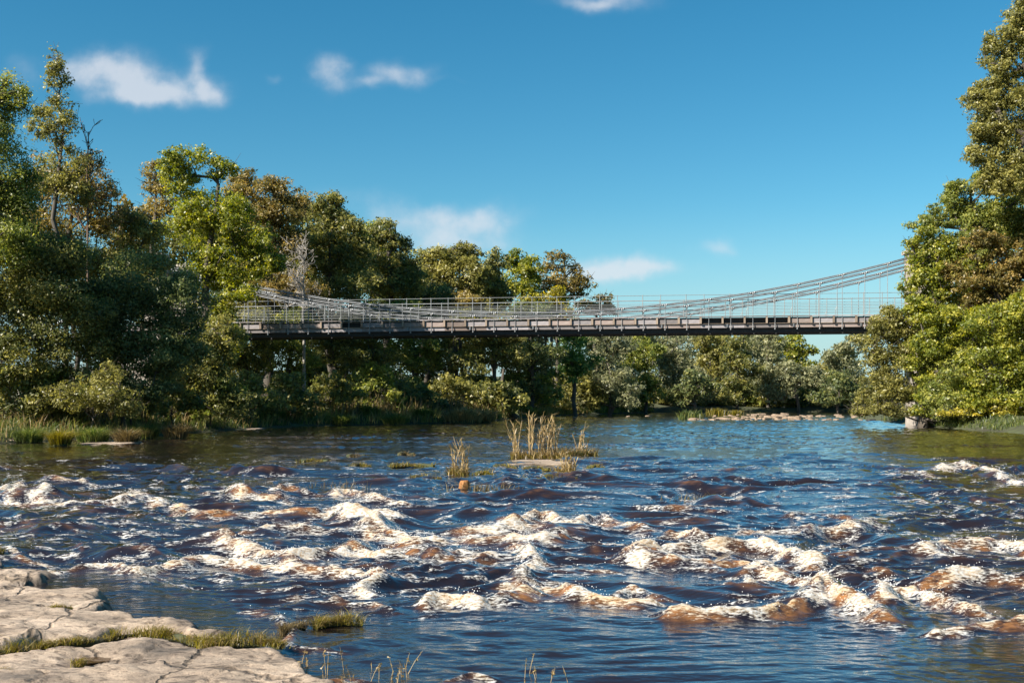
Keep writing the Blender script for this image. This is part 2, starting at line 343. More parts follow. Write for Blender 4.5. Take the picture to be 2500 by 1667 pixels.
def water_mat():
    m, nt, b = new_mat('river_water')
    L = nt.links; N = nt.nodes
    fo = N.new('ShaderNodeAttribute'); fo.attribute_name = 'foam'
    am = N.new('ShaderNodeAttribute'); am.attribute_name = 'amber'
    rg = N.new('ShaderNodeAttribute'); rg.attribute_name = 'rough'
    mx = N.new('ShaderNodeMix'); mx.data_type = 'RGBA'
    na = noise_node(nt, 9, 5, 0.65, 'Object', (0.4, 1.2, 1.5)); ra = ramp(nt, na.outputs['Fac'], [(0.34, (0, 0, 0)), (0.60, (1, 1, 1))])
    ma = N.new('ShaderNodeMath'); ma.operation = 'MULTIPLY'; L.new(am.outputs['Fac'], ma.inputs[0]); L.new(ra.outputs[0], ma.inputs[1]); L.new(ma.outputs[0], mx.inputs['Factor'])
    mx.inputs['A'].default_value = (0.013, 0.008, 0.008, 1); mx.inputs['B'].default_value = (0.30, 0.135, 0.042, 1)
    L.new(mx.outputs['Result'], b.inputs['Base Color'])
    b.inputs['IOR'].default_value = 1.5; b.inputs['Roughness'].default_value = 0.05; b.inputs['Coat Weight'].default_value = 1.0; b.inputs['Coat Roughness'].default_value = 0.04; b.inputs['Coat IOR'].default_value = 1.4
    n1 = noise_node(nt, 2.0, 3, 0.55, 'Object', (0.6, 1.3, 1)); n2 = noise_node(nt, 8, 3, 0.55, 'Object', (0.6, 1.3, 1))
    n3 = noise_node(nt, 30, 3, 0.6, 'Object', (0.7, 1.2, 1))
    p = bump(nt, None, n1.outputs['Fac'], 0.8, 0.045)
    p = bump(nt, None, n2.outputs['Fac'], 0.6, 0.015, p)
    p = bump(nt, b, n3.outputs['Fac'], 0.4, 0.006, p); L.new(p, b.inputs['Coat Normal'])
    # foam: clotted at three scales
    fb = N.new('ShaderNodeBsdfPrincipled')
    nf = noise_node(nt, 5.0, 6, 0.72, 'Object', (0.35, 1.3, 2.0))
    nf2 = noise_node(nt, 22, 5, 0.72, 'Object', (0.42, 1.2, 2.0))
    nv = N.new('ShaderNodeTexVoronoi'); nv.inputs['Scale'].default_value = 30; tcv = N.new('ShaderNodeTexCoord'); L.new(tcv.outputs['Object'], nv.inputs['Vector'])
    def mad(x, m_, a_):
        q = N.new('ShaderNodeMath'); q.operation = 'MULTIPLY_ADD'; L.new(x, q.inputs[0]); q.inputs[1].default_value = m_
        if isinstance(a_, float): q.inputs[2].default_value = a_
        else: L.new(a_, q.inputs[2])
        return q.outputs[0]
    s3 = mad(nf.outputs['Fac'], 1.1, mad(nf2.outputs['Fac'], 2.6, mad(nv.outputs['Distance'], -0.15, mad(fo.outputs['Fac'], 1.0, -1.85+0.16))))
    mr = N.new('ShaderNodeMapRange'); mr.interpolation_type = 'SMOOTHSTEP'
    mr.inputs['From Min'].default_value = 0.44; mr.inputs['From Max'].default_value = 0.90
    L.new(s3, mr.inputs['Value'])
    gate = N.new('ShaderNodeMapRange'); gate.inputs['From Min'].default_value = 0.06; gate.inputs['From Max'].default_value = 0.3
    L.new(fo.outputs['Fac'], gate.inputs['Value'])
    g2 = N.new('ShaderNodeMath'); g2.operation = 'MULTIPLY'; L.new(mr.outputs[0], g2.inputs[0]); L.new(gate.outputs[0], g2.inputs[1])
    fc = ramp(nt, nf2.outputs['Fac'], [(0.40, (0.52, 0.36, 0.20)), (0.47, (0.78, 0.67, 0.53)), (0.54, (0.90, 0.87, 0.82)), (0.62, (0.93, 0.93, 0.92))])
    fm = N.new('ShaderNodeMix'); fm.data_type = 'RGBA'; fm.blend_type = 'MULTIPLY'
    fh = mad(am.outputs['Fac'], 0.85, 0.05); L.new(fh, fm.inputs['Factor']); L.new(fc.outputs[0], fm.inputs['A']); fm.inputs['B'].default_value = (1.0, 0.77, 0.47, 1)
    L.new(fm.outputs['Result'], fb.inputs['Base Color']); fb.inputs['Roughness'].default_value = 0.35
    bump(nt, fb, s3, 1.0, 0.045)
    ms = N.new('ShaderNodeMixShader'); L.new(g2.outputs[0], ms.inputs[0]); L.new(b.outputs[0], ms.inputs[1]); L.new(fb.outputs[0], ms.inputs[2])
    L.new(ms.outputs[0], N['Material Output'].inputs['Surface'])
    return m
MAT['water'] = water_mat()
def droplet_mat():
    m, nt, b = new_mat('droplet'); b.inputs['Base Color'].default_value = (0.85, 0.83, 0.8, 1); b.inputs['Roughness'].default_value = 0.15
    return m
MAT['droplet'] = droplet_mat()
def pool_mat():
    m, nt, b = new_mat('puddle_water'); b.inputs['Base Color'].default_value = (0.05, 0.03, 0.015, 1)
    b.inputs['Roughness'].default_value = 0.03; b.inputs['IOR'].default_value = 1.333
    n = noise_node(nt, 6, 2); bump(nt, b, n.outputs['Fac'], 0.15, 0.01)
    return m
MAT['puddle'] = pool_mat()

# ------------------------------------------------------------------ terrain
def zlevel(Y):
    return np.interp(Y, [0, 12, 15, 20, 24, 30, 36, 42, 46], [-0.68, -0.66, -0.60, -0.48, -0.38, -0.20, -0.10, -0.03, 0.0])
def wpt(px, py, dz=0.0):                 # photo pixel on the water
    Y = 20.0
    for _ in range(40):
        Y = 0.5*Y+0.5*(CZ-float(zlevel(Y))-dz)*F/max(py-HZ, 5)
    return np.array([(px-1250)/F*Y, Y])

LB = [(-26, -60), (-18, 0), (-16.5, 20), (-19.2, 38)]+[tuple(wpt(*p)) for p in
     [(-20, 1086), (100, 1079), (300, 1070), (470, 1058), (600, 1049), (720, 1042), (1000, 1036), (1180, 1031), (1215, 1027), (1300, 1018), (1450, 1011), (1600, 1007.5), (1800, 1006), (2100, 1005)]]
LB += [(70, 134), (150, 150), (400, 190), (900, 260)]
RB = [(26, -60), (24, 0), (24.5, 40), (25.6, 60), (25.2, 65.5), (25.0, 68.5), (26.0, 74), (27.0, 84), (27.5, 92), (31, 99), (60, 108), (150, 122), (400, 160), (900, 225)]
RIV = np.array(LB+RB[::-1])
def poly_sdf(px, py, P):
    """signed distance: positive inside"""
    px = np.asarray(px, float); py = np.asarray(py, float)
    d = np.full(px.shape, 1e9); ins = np.zeros(px.shape, bool)
    n = len(P)
    for i in range(n):
        ax, ay = P[i]; bx, by = P[(i+1) % n]
        ex, ey = bx-ax, by-ay; l2 = ex*ex+ey*ey+1e-12
        t = np.clip(((px-ax)*ex+(py-ay)*ey)/l2, 0, 1)
        d = np.minimum(d, (px-ax-t*ex)**2+(py-ay-t*ey)**2)
        c = ((ay > py) != (by > py)) & (px < (bx-ax)*(py-ay)/(by-ay+1e-12)+ax)
        ins ^= c
    d = np.sqrt(d)
    return np.where(ins, d, -d)
def ground_z(x, y):
    x = np.asarray(x, float); y = np.asarray(y, float)
    s = -poly_sdf(x, y, RIV)             # >0 on land
    lowf = samp(F_LOW, x, y)
    land = 0.10+0.45*sstep(0, 2.2, s)+0.75*sstep(3, 14, s)+3.2*sstep(12, 50, s)+0.16*lowf*sstep(0, 4, s)
    bed = -0.12-1.6*sstep(0, 4, -s)
    z = np.where(s > 0, land, bed)
    return z+np.where(s > -1, 0.0, zlevel(y)*1.0)
def make_ground():
    gx = np.concatenate([[-4000, -1500, -600, -300, -200, -150], np.arange(-110, 111, 1.5), [150, 200, 300, 600, 1500, 4000]])
    gy = np.concatenate([[-800, -300, -120], np.arange(-60, 200, 1.5), [220, 260, 320, 450, 800, 1500, 4000]])
    X, Y = np.meshgrid(gx, gy)
    Z = ground_z(X, Y)
    v = np.stack([X, Y, Z], -1).reshape(-1, 3)
    ny, nx = X.shape; i = np.arange(ny-1)[:, None]*nx; j = np.arange(nx-1)[None, :]
    q = np.stack([i+j, i+j+1, i+nx+j+1, i+nx+j], -1).reshape(-1, 4)
    tag(obj('ground', build_mesh('ground', v, [q], smooth=True), MAT['ground']), kind='structure')
make_ground()

# ------------------------------------------------------------------ river water with standing waves
K = 2500/2352.0
CRESTS = [  # points in the 2352-wide view, height m, half width m, foam, amber
    ([(0,1122),(40,1112),(90,1138),(140,1150)], .20, .45, .9, .2),
    ([(100,1108),(200,1112)], .14, .35, .7, .7),
    ([(0,1140),(60,1150),(150,1156),(250,1152),(330,1140),(385,1148)], .16, .40, .85, .3),
    ([(360,1150),(400,1165),(450,1180),(560,1187),(650,1188),(720,1184),(790,1180)], .22, .42, .75, .95),
    ([(480,1130),(520,1128),(560,1138),(625,1140)], .24, .40, .8, .8),
    ([(630,1135),(680,1132),(730,1140)], .16, .35, .6, .7),
    ([(780,1136),(800,1128),(850,1136),(905,1152)], .26, .40, .85, .3),
    ([(780,1165),(820,1178),(880,1200),(940,1222),(1000,1240)], .34, .55, 1.1, .45),
    ([(860,1215),(920,1240),(1000,1262),(1090,1275)], .22, .60, .9, .4),
    ([(505,1240),(560,1255),(620,1270),(700,1282)], .24, .36, 1.0, .3),
    ([(690,1285),(770,1272),(800,1252),(850,1262),(900,1275)], .38, .50, 1.0, .7),
    ([(900,1262),(950,1258),(985,1275)], .30, .42, .5, 1.0),
    ([(400,1302),(450,1292),(530,1288),(620,1294),(700,1300),(760,1308)], .22, .34, .95, .55),
    ([(770,1308),(830,1330),(885,1358)], .22, .30, .9, .3),
    ([(1085,1222),(1140,1212),(1200,1195),(1245,1180),(1290,1195),(1340,1202)], .38, .50, .95, .8),
    ([(1330,1200),(1390,1188),(1430,1195),(1480,1215)], .26, .42, .7, .5),
    ([(1040,1240),(1130,1246),(1220,1250),(1300,1240)], .20, .50, .8, .3),
    ([(1200,1255),(1230,1290),(1205,1330),(1180,1350)], .26, .42, .85, .4),
    ([(970,1388),(1010,1368),(1060,1372),(1120,1386)], .24, .28, 1.0, .45),
    ([(1165,1378),(1210,1356),(1270,1352),(1340,1362),(1420,1382),(1500,1392)], .28, .36, .85, .9),
    ([(1480,1280),(1530,1270),(1600,1262),(1680,1252),(1740,1252),(1810,1268),(1870,1298)], .34, .45, 1.0, .35),
    ([(1500,1278),(1600,1290),(1680,1288),(1780,1312),(1850,1340)], .20, .50, .75, .75),
    ([(1690,1325),(1730,1308),(1790,1325),(1830,1345)], .20, .34, .8, .1),
    ([(1400,1365),(1450,1345),(1500,1360),(1540,1378)], .20, .32, .75, .2),
    ([(1560,1412),(1640,1404),(1720,1398),(1800,1388),(1850,1368),(1875,1350)], .28, .30, .85, 1.0),
    ([(1850,1365),(1890,1345),(1940,1372),(1990,1402),(2040,1420)], .30, .34, .9, .8),
    ([(2005,1372),(2060,1352),(2120,1360),(2180,1378),(2230,1400)], .30, .34, 1.0, .5),
    ([(2150,1345),(2200,1325),(2270,1322),(2352,1330),(2450,1345)], .36, .42, .8, 1.0),
    ([(2160,1278),(2190,1258),(2250,1244),(2310,1250),(2380,1268),(2450,1272)], .28, .42, .85, .6),
    ([(2150,1080),(2220,1070),(2260,1082),(2320,1098),(2400,1110)], .22, .55, .8, .3),
    ([(2060,1092),(2110,1086),(2150,1094)], .12, .40, .7, .2),
    ([(2160,1448),(2230,1440),(2300,1432),(2360,1420),(2450,1415)], .22, .28, .8, .6),
    ([(1730,1228),(1800,1222),(1900,1222),(1960,1212),(2000,1206)], .16, .38, .75, .2),
    ([(110,1312),(180,1308),(250,1304),(300,1322)], .10, .20, .8, .1),
    ([(290,1322),(350,1312),(410,1302)], .12, .20, .9, .0),
    ([(20,1262),(60,1268),(100,1275)], .10, .2, .8, .2),
    ([(575,1398),(620,1425),(660,1452),(700,1478),(760,1490)], .10, .16, .5, .3),
    ([(700,1385),(760,1395),(830,1402),(880,1410)], .10, .2, .55, .2),
    ([(560,1225),(640,1222),(720,1230)], .12, .35, .65, .2),
    ([(1480,1170),(1560,1165),(1640,1172)], .10, .35, .45, .3),
    ([(1830,1185),(1900,1180),(1960,1190)], .10, .35, .5, .2),
    ([(1600,1082),(1680,1078),(1740,1072)], .12, .5, .35, .3),
    ([(2040,1150),(2100,1145),(2150,1152)], .10, .4, .5, .1),
    ([(250,1180),(300,1185),(340,1192)], .12, .35, .55, .1),
    ([(1500,1235),(1545,1222),(1580,1238)], .20, .34, .7, .2),
    ([(1960,1325),(2010,1312),(2060,1322)], .12, .3, .45, .2),
    ([(680,1560),(740,1548),(800,1556)], .06, .15, .5, .2),
    ([(1060,1555),(1110,1548),(1160,1556)], .08, .18, .6, .5),
]
WATER_Z = None
def make_water():
    py = np.linspace(1720, 1003.5, 720)
    ys = []
    Y = 8.0
    for p in py:
        for _ in range(12): Y = 0.5*Y+0.5*(CZ-float(zlevel(Y)))*F/(p-HZ)
        ys.append(Y)
    ys = np.array(ys); fine = []; q = 43.0
    while q < 100: fine.append(q); q += 0.12+0.0036*(q-43)
    ys = np.concatenate([[-60, -25, -8, 0, 3, 5, 6.2], ys[ys < 43], fine, ys[ys > 100], [142, 150, 162, 180, 210, 260]])
    ys = np.sort(ys)
    us = np.linspace(-1.14, 1.14, 610)
    us = np.concatenate([[-30, -12, -6, -3.5, -2.4, -1.8, -1.45], us, [1.45, 1.8, 2.4, 3.5, 6, 12, 30]])
    U, Yg = np.meshgrid(us, ys)
    X = U*(0.45*np.maximum(Yg, 7)+0.6); X = np.clip(X, -160, 420)
    zl = zlevel(Yg)
    inner = (np.abs(U) < 1.145) & (Yg > 6.5)
    rap = sstep(12.2, 15.5, Yg)*(1-sstep(32, 43, Yg))          # rapids zone
    # flowing stretch: warp coordinates
    wx = X+0.5*samp(F_LOW, X, Yg); wy = Yg+0.5*samp(F_LOW, X+31, Yg+17)
    big = samp(F_BIG, wx*0.9+wy*0.25, wy); mid = samp(F_MID, wx+0.2*wy, wy); sml = samp(F_SML, wx, wy)
    ridge = 1.0-np.abs(samp(F_BIG, wx*1.1+9, wy*1.05+5)); ridge = np.clip(ridge, -1.2, 1)
    rid2 = 1.0-np.abs(samp(F_MID, wx*0.8+4, wy*0.85+8)); rid2 = np.clip(rid2, -1.2, 1)
    low = samp(F_LOW, X*1.7+5, Yg*1.7+50)
    amp = rap*(0.85+0.3*low)
    z = zl+amp*(0.050*big+0.040*ridge+0.017*mid+0.020*rid2+0.0040*sml)
    pm = samp(F_MID, wx*1.25+wy*0.1, wy*1.35+3); pr = np.clip(1-np.abs(samp(F_MID, wx*1.0+11, wy*1.15)), -1.2, 1)
    gust = np.clip(0.85+0.35*samp(F_LOW, X*0.8, Yg*2.2), 0.35, 1.5)
    far_ = sstep(36, 46, Yg)
    z += (1-rap)*(0.006*big+(0.007+0.007*far_)*gust*pm+(0.003+0.006*far_)*gust*pr+0.0016*sml*(Yg < 30))
    # calm over the rock shelf
    P = np.array([wpt(*p) for p in [(-300, 1340), (150, 1390), (420, 1440), (640, 1500), (760, 1580), (900, 1700), (-300, 1700)]])
    box = (Yg < 22) & (X < 0)
    calm = np.zeros_like(z)
    calm[box] = sstep(-0.4, 0.5, poly_sdf(X[box], Yg[box], P))
    z = z*(1-0.8*calm)+zl*0.8*calm
    foam = np.zeros_like(z); amber = np.zeros_like(z); hgt = np.zeros_like(z)
    # foam streaks of broken water
    fz = samp(F_FOAM, wx*0.8, wy*1.3)
    # stronger in the middle of the rapids
    core = np.exp(-((Yg-19)/6.5)**2)
    for (pts, h, w, fs, ab) in CRESTS:
        h *= 0.48; w *= 0.58; ab = 0.34+0.50*ab
        pw = np.array([wpt(x*K, y*K, h*0.45) for x, y in pts])
        m = 2.2+w*3
        bb = (X > pw[:, 0].min()-m) & (X < pw[:, 0].max()+m) & (Yg > pw[:, 1].min()-m-1) & (Yg < pw[:, 1].max()+m+1)
        if not bb.any(): continue
        x = X[bb]; y = Yg[bb]
        xw = x+0.12*samp(F_BIG, x, y+40); yw = y+0.05*samp(F_MID, x*1.1, y*1.1+7)+0.16*samp(F_BIG, x*1.3+20, y*1.3)
        best = np.full(x.shape, 1e9); side = np.zeros(x.shape); tl = np.zeros(x.shape)
        cum = np.concatenate([[0], np.cumsum(np.linalg.norm(np.diff(pw, axis=0), axis=1))]); Lt = cum[-1]
        for i in range(len(pw)-1):
            ax, ay = pw[i]; e = pw[i+1]-pw[i]; l2 = e@e+1e-9
            t = np.clip(((xw-ax)*e[0]+(yw-ay)*e[1])/l2, 0, 1)
            dx = xw-ax-t*e[0]; dy = yw-ay-t*e[1]; d = np.sqrt(dx*dx+dy*dy)
            u = d < best
            best = np.where(u, d, best); side = np.where(u, np.sign(dy+1e-6), side); tl = np.where(u, (cum[i]+t*math.sqrt(l2))/Lt, tl)
        tap = 0.68+0.32*np.clip(np.sin(np.pi*np.clip(tl, 0.02, 0.98)), 0, 1)**0.6
        lump = 1+0.14*samp(F_MID, x*0.9, y*0.7+2)+0.10*samp(F_BIG, x*1.4, y*1.4+2)
        ws = np.where(side > 0, w*1.05, w*0.75)
        prof = np.exp(-(best/ws)**2)*tap*np.clip(lump, 0.2, 2)
        hgt[bb] = np.maximum(hgt[bb], h*prof)+0.35*np.minimum(hgt[bb], h*prof)
        fw = np.where(side > 0, w*0.60, w*1.05)
        fp = 0.72*fs*np.exp(-(best/fw)**2)*(0.55+0.45*tap)
        trail = np.where(side < 0, fs*0.60*np.exp(-best/(w*2.8)), fs*0.30*np.exp(-best/(w*1.2)))
        foam[bb] = np.maximum(foam[bb], fp+trail*np.clip(0.5+0.6*samp(F_FOAM, x, y), 0, 1.4))
        nb = samp(F_FOAM, x*0.9+7, y*0.9+3)
        ap = ab*np.exp(-((best*np.where(side < 0, 1, 1.6)-0.30*w)/(w*0.85))**2)*np.clip(0.45+0.8*nb, 0, 1.2)*tap
        amber[bb] = np.maximum(amber[bb], ap)
        fsub = foam[bb]-0.25*np.clip(ap, 0, 1)*np.clip(0.3+nb, 0, 1); foam[bb] = np.maximum(fsub, 0)
    # loose foam patches
    patch = np.clip(fz-0.75+0.55*core+0.25*ridge*rap, 0, 1.2)*rap*(1-calm)
    foam = np.maximum(foam, np.clip(patch*0.62, 0, 0.5))
    crestglow = rap*np.clip(rid2-0.4, 0, 1)*np.clip(big*0.5+0.2, 0, 1)
    amber = np.clip(np.maximum(amber, 0.55*crestglow*(1-calm)), 0, 1)
    z = z+hgt
    z += np.clip(foam, 0, 1)*(0.006*np.abs(samp(F_SML, X*0.8, Yg*0.8))+0.012*np.abs(samp(F_MID, X*1.0, Yg*1.2)))*inner
    turb = np.clip(foam*1.3+0.9*amber, 0, 1)*inner
    z += turb*(0.030*(np.clip(1-np.abs(samp(F_MID, X*0.9+2, Yg*1.5)), -1, 1)-0.2)+0.009*samp(F_SML, X, Yg))
    # shallow margins: keep still
    foam[~inner] = 0; amber[~inner] = 0; z[~inner] = zl[~inner]
    global WATER_Z
    WATER_Z = (X, Yg, z, foam)
    v = np.stack([X, Yg, z], -1).reshape(-1, 3)
    ny, nx = X.shape; i = np.arange(ny-1)[:, None]*nx; j = np.arange(nx-1)[None, :]
    q = np.stack([i+j, i+j+1, i+nx+j+1, i+nx+j], -1).reshape(-1, 4)
    me = build_mesh('river_water', v, [q], {'foam': ('POINT', foam.ravel()), 'amber': ('POINT', amber.ravel()), 'rough': ('POINT', rap.ravel())}, smooth=True)
    tag(obj('river_water', me, MAT['water']), kind='structure')
make_water()

def make_droplets():
    X, Y, Z, Fm = WATER_Z
    w = np.clip(Fm-0.45, 0, 1)*(Y > 11)*(Y < 34); w = w*(np.abs(X) < 0.5*Y)
    wr = (w*Y**2).ravel(); wr /= wr.sum()
    n = 5000
    idx = RNG.choice(wr.size, n, p=wr)
    c = np.stack([X.ravel()[idx], Y.ravel()[idx], Z.ravel()[idx]], -1)
    c += RNG.normal(0, 1, (n, 3))*[.05, .05, .0]; c[:, 2] += np.abs(RNG.normal(0, 0.05, n))
    r = RNG.uniform(.003, .008, n)*np.where(RNG.random(n) < .10, 1.5, 1)
    o = np.array([(1,0,0),(-1,0,0),(0,1,0),(0,-1,0),(0,0,1),(0,0,-1)], float)
    v = c[:, None, :]+r[:, None, None]*o[None]
    f = np.array([(0,2,4),(2,1,4),(1,3,4),(3,0,4),(2,0,5),(1,2,5),(3,1,5),(0,3,5)])
    fi = (np.arange(n)[:, None, None]*6+f[None]).reshape(-1, 3)
    tag(obj('spray', build_mesh('spray', v.reshape(-1, 3), [fi], smooth=True), MAT['droplet']),
        'white spray droplets thrown up over the breaking crests of the rapids', 'spray', kind='stuff')
make_droplets()

# ------------------------------------------------------------------ suspension bridge
def make_bridge():
    th = math.radians(6.5); Y0 = 74.0
    root = empty('suspension_bridge', (1.066, Y0, 0), -th)
    tag(root, 'grey timber and steel suspension footbridge crossing high above the river', 'bridge')
    W4 = 4.2
    def dz(s): return CZ+4.93+0.0045*s-0.00006*s*s
    S0, S1, ST = -27.6, 26.2, 1.3825
    k0, k1 = -20, 19
    def chain(base, z0):
        m = MB(); base_pts = []
        return base_pts
    # deck planks and girders
    m = MB()
    ss = np.linspace(S0, S1, 40)
    def strip(m, y0, y1, za, zb):
        for a, b in zip(ss[:-1], ss[1:]):
            v = [(a,y0,dz(a)+za),(b,y0,dz(b)+za),(b,y1,dz(b)+za),(a,y1,dz(a)+za),(a,y0,dz(a)+zb),(b,y0,dz(b)+zb),(b,y1,dz(b)+zb),(a,y1,dz(a)+zb)]
            m.add(v, [(0,3,2,1),(4,5,6,7),(0,1,5,4),(2,3,7,6)])
    mm = MB(); strip(mm, 0.10, W4-0.1, -0.16, -0.10); obj('deck', mm.mesh('deck'), MAT['timber'], root)
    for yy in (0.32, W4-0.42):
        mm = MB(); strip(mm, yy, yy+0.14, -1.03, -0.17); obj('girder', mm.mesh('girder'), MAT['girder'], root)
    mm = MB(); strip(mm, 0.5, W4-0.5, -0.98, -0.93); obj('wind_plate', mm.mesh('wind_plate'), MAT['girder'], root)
    # copings, in lengths of three bays
    for side, yy in (('near', -0.13), ('far', W4-0.02)):
        for k in range(k0, k1, 3):
            a = k*ST+0.006; b = min(k+3, k1)*ST-0.006
            mm = MB(); h = 0.062
            v = [(a,yy,dz(a)-h),(b,yy,dz(b)-h),(b,yy+0.18,dz(b)-h),(a,yy+0.18,dz(a)-h),(a,yy,dz(a)),(b,yy,dz(b)),(b,yy+0.18,dz(b)),(a,yy+0.18,dz(a))]
            mm.add(v, [(0,3,2,1),(4,5,6,7),(0,1,5,4),(1,2,6,5),(2,3,7,6),(3,0,4,7)])
            obj('coping_plank', mm.mesh('coping_plank'), MAT['timber'], root)
    # shared meshes
    mm = MB(); mm.box(-.06, .06, -.115, .04, -.49, -.063); blk = mm.mesh('timber_block'); 
    mm = MB(); mm.box(-ST/2+.063, ST/2-.063, -.005, .045, -.465, -.19); brd = mm.mesh('upper_board')
    mm = MB(); mm.box(-ST+.004, ST-.004, .07, .12, -.75, -.50); lbr = mm.mesh('lower_board')
    mm = MB(); mm.box(-ST/2, ST/2, -.02, .15, -.495, -.467); ldg = mm.mesh('ledge')
    mm = MB(); mm.box(-.045, .045, .0, .068, -.72, -.50); mm.box(-.02, .02, -.012, .0, -.70, -.55); clt = mm.mesh('cleat')
    mm = MB(); mm.tube([(0, 0, -.86), (0, 0, -.52)], .034, 6); mm.tube([(0, 0, -.88), (0, 0, -.83)], .055, 6); stb = mm.mesh('hanger_socket')
    mm = MB(); mm.box(-.035, .035, -.035, .035, -.11, .0); btm = mm.mesh('beam_bolt')
    mm = MB(); mm.box(-.07, .07, .5, W4-.5, -.92, -.18); crb = mm.mesh('cross_beam')
    missing = {-9+0, 8, 9, 10, 11}
    rr = random.Random(3)
    for side in (0, 1):
        fl = 1 if side == 0 else -1
        yb = 0 if side == 0 else W4
        for k in range(k0, k1+1):
            s = k*ST; z = dz(s)
            slope = math.atan(0.0045-0.00012*s)
            o = obj('timber_block', blk, MAT['timber_block'], root, (s, yb, z+rr.uniform(-.008, .008)), (0, -slope, 0), (rr.uniform(.85, 1.1), fl, 1))
            if k < k1:
                sm = s+ST/2
                if not (side == 0 and k in missing):
                    obj('upper_board', brd, MAT['timber'] if rr.random() < .8 else MAT['timber_red'], root, (sm, yb, dz(sm)+rr.uniform(-.012, .008)), (rr.uniform(-.03, .03), -slope+rr.uniform(-.004, .004), 0), (1, fl, 1))
                obj('ledge_strip', ldg, MAT['timber_block'], root, (sm, yb, dz(sm)), (0, -slope, 0), (1, fl, 1))
                if k % 2 == 0:
                    obj('lower_board', lbr, MAT['timber_red'] if rr.random() < .55 else MAT['timber'], root, (s+ST, yb, dz(s+ST)+rr.uniform(-.008, .008)), (0, -slope, 0), (1, fl, 1))
                if k % 3 == 0:
                    obj('cleat', clt, MAT['steel'], root, (s+.3, yb, z), (0, -slope, 0), (1, fl, 1))
            if side == 0:
                obj('beam_bolt', btm, MAT['girder'], root, (s+.62, 0.39, z-1.03))
                obj('cross_beam', crb, MAT['girder'], root, (s+.2, 0, z))
    # chains, clamps, hangers
    mm = MB()
    for q in (-.125, .125): mm.sphere((q, 0, 0), .078, 10, 7); mm.tube([(q-.11*np.sign(q)*-1-.0, 0, 0), (q+.15*np.sign(q), 0, 0)], .05, 8)
    mm.box(-.12, .12, -.028, .028, -.055, .03); mm.box(-.035, .035, -.025, .025, -.17, -.03)
    clp = mm.mesh('cable_clamp', smooth=True)
    a = 0.00567
    for nm, yb, z0, s_off in (('A', -0.055, 5.27, 0.52), ('B', -0.055, 5.045, 0.52+ST), ('C', W4+.055, 4.99, 0.93), ('D', W4+.055, 4.77, 0.93+ST)):
        cl = [s_off+2.765*i for i in range(-11, 11)]
        cl = [s for s in cl if -25.4 < s < 25.4]
        pts = [-25.0]+[s for s in cl if abs(s) < 24.6]+[25.0]
        zc = lambda s: CZ+z0+a*s*s
        mm = MB()
        P = [(s, yb, zc(s)) for s in pts]
        # twin rods
        for off in (-.042, .042):
            mm.tube([(x, y, z_+off) for x, y, z_ in P], .035, 7)
        c = obj('cable', mm.mesh('cable', smooth=True), MAT['steel'], root)
        # back stays
        for sg in (-1, 1):
            mb = MB(); mb.tube([(25.0*sg, yb, zc(25)), (37*sg, yb, CZ+2.2)], .06, 6); obj('backstay', mb.mesh('backstay'), MAT['steel'], root)
        for s in pts[1:-1]:
            sl = math.atan(2*a*s)
            obj('cable_clamp', clp, MAT['steel'], c, (s, yb, zc(s)), (0, -sl, 0))
            zt = zc(s)-.1; zb = dz(s)-.56
            yh = yb
            mb = MB(); mb.tube([(0, 0, 0), (0, 0, zb-zt)], .019 if abs(zt-zb) > .3 else .017, 6)
            h = obj('hanger_rod', mb.mesh('hanger_rod'), MAT['steel'], root, (s, yh, zt))
            obj('hanger_socket', stb, MAT['steel'], h, (0, 0, dz(s)-zt))
    # railings
    for side, yb in ((0, 0.10), (1, W4-0.10)):
        rl = empty('railing', (0, 0, 0)); rl.parent = root
        hgt = [1.37, 1.02, 0.82, 0.62, 0.42, 0.22]
        for i, h in enumerate(hgt):
            mb = MB(); mb.tube([(s, yb, dz(s)+h) for s in np.linspace(-25.4, 25.4, 30)], .0145 if i else .018, 6)
            obj('rail', mb.mesh('rail', smooth=True), MAT['rail_steel'], rl)
        mb = MB(); mb.tube([(0, 0, -.1), (0, 0, 1.42)], .026, 6); pm = mb.mesh('railing_post')
        mb = MB(); mb.tube([(0, 0, -.1), (0, 0, 1.42)], .022, 6); mb.tube([(-.12, 0, -.1), (-.11, 0, .33), (-.02, 0, .52)], .018, 6); ps = mb.mesh('railing_post_stay')
        for k in range(-18, 19):
            s = k*ST+.35+(0.12 if k % 2 else -.12)
            obj('railing_post', ps if k % 2 == 0 else pm, MAT['rail_steel'], rl, (s, yb, dz(s)))
    # stone towers
    rr = random.Random(11)
    for sg in (-1, 1):
        tw = empty('tower', (25.3*sg, 0, 0)); tw.parent = root
        for yb in (-0.35, W4-0.35+0.0):
            z = 0.6
            while z < 10.9:
                h = rr.uniform(.34, .46)
                cuts = [0, rr.choice([.45, .55, .65]), 1.15]
                for x0, x1 in zip(cuts[:-1], cuts[1:]):
                    mb = MB(); g = .008
                    j = rr.uniform(-.012, .012)
                    mb.box(-.575+x0+g, -.575+x1-g, yb-.2+j, yb+.9+j, z+g, z+h-g)
                    obj('stone_block', mb.mesh('stone_block'), MAT['stone'], tw)
                z += h
            mb = MB(); mb.box(-.72, .72, yb-.35, yb+1.05, z, z+.22); obj('cap_stone', mb.mesh('cap_stone'), MAT['stone'], tw)
        mb = MB(); mb.box(-.5, .5, .56, W4-.56, 10.2, 10.75); obj('lintel', mb.mesh('lintel'), MAT['stone'], tw)
        ab = MB(); ab.box(-.6, 6.5, -.1, W4+.1, -1, 5.75) if sg > 0 else ab.box(-3.0, .6, -.1, W4+.1, -1, 5.6)
        obj('abutment', ab.mesh('abutment'), MAT['stone'], tw)
make_bridge()

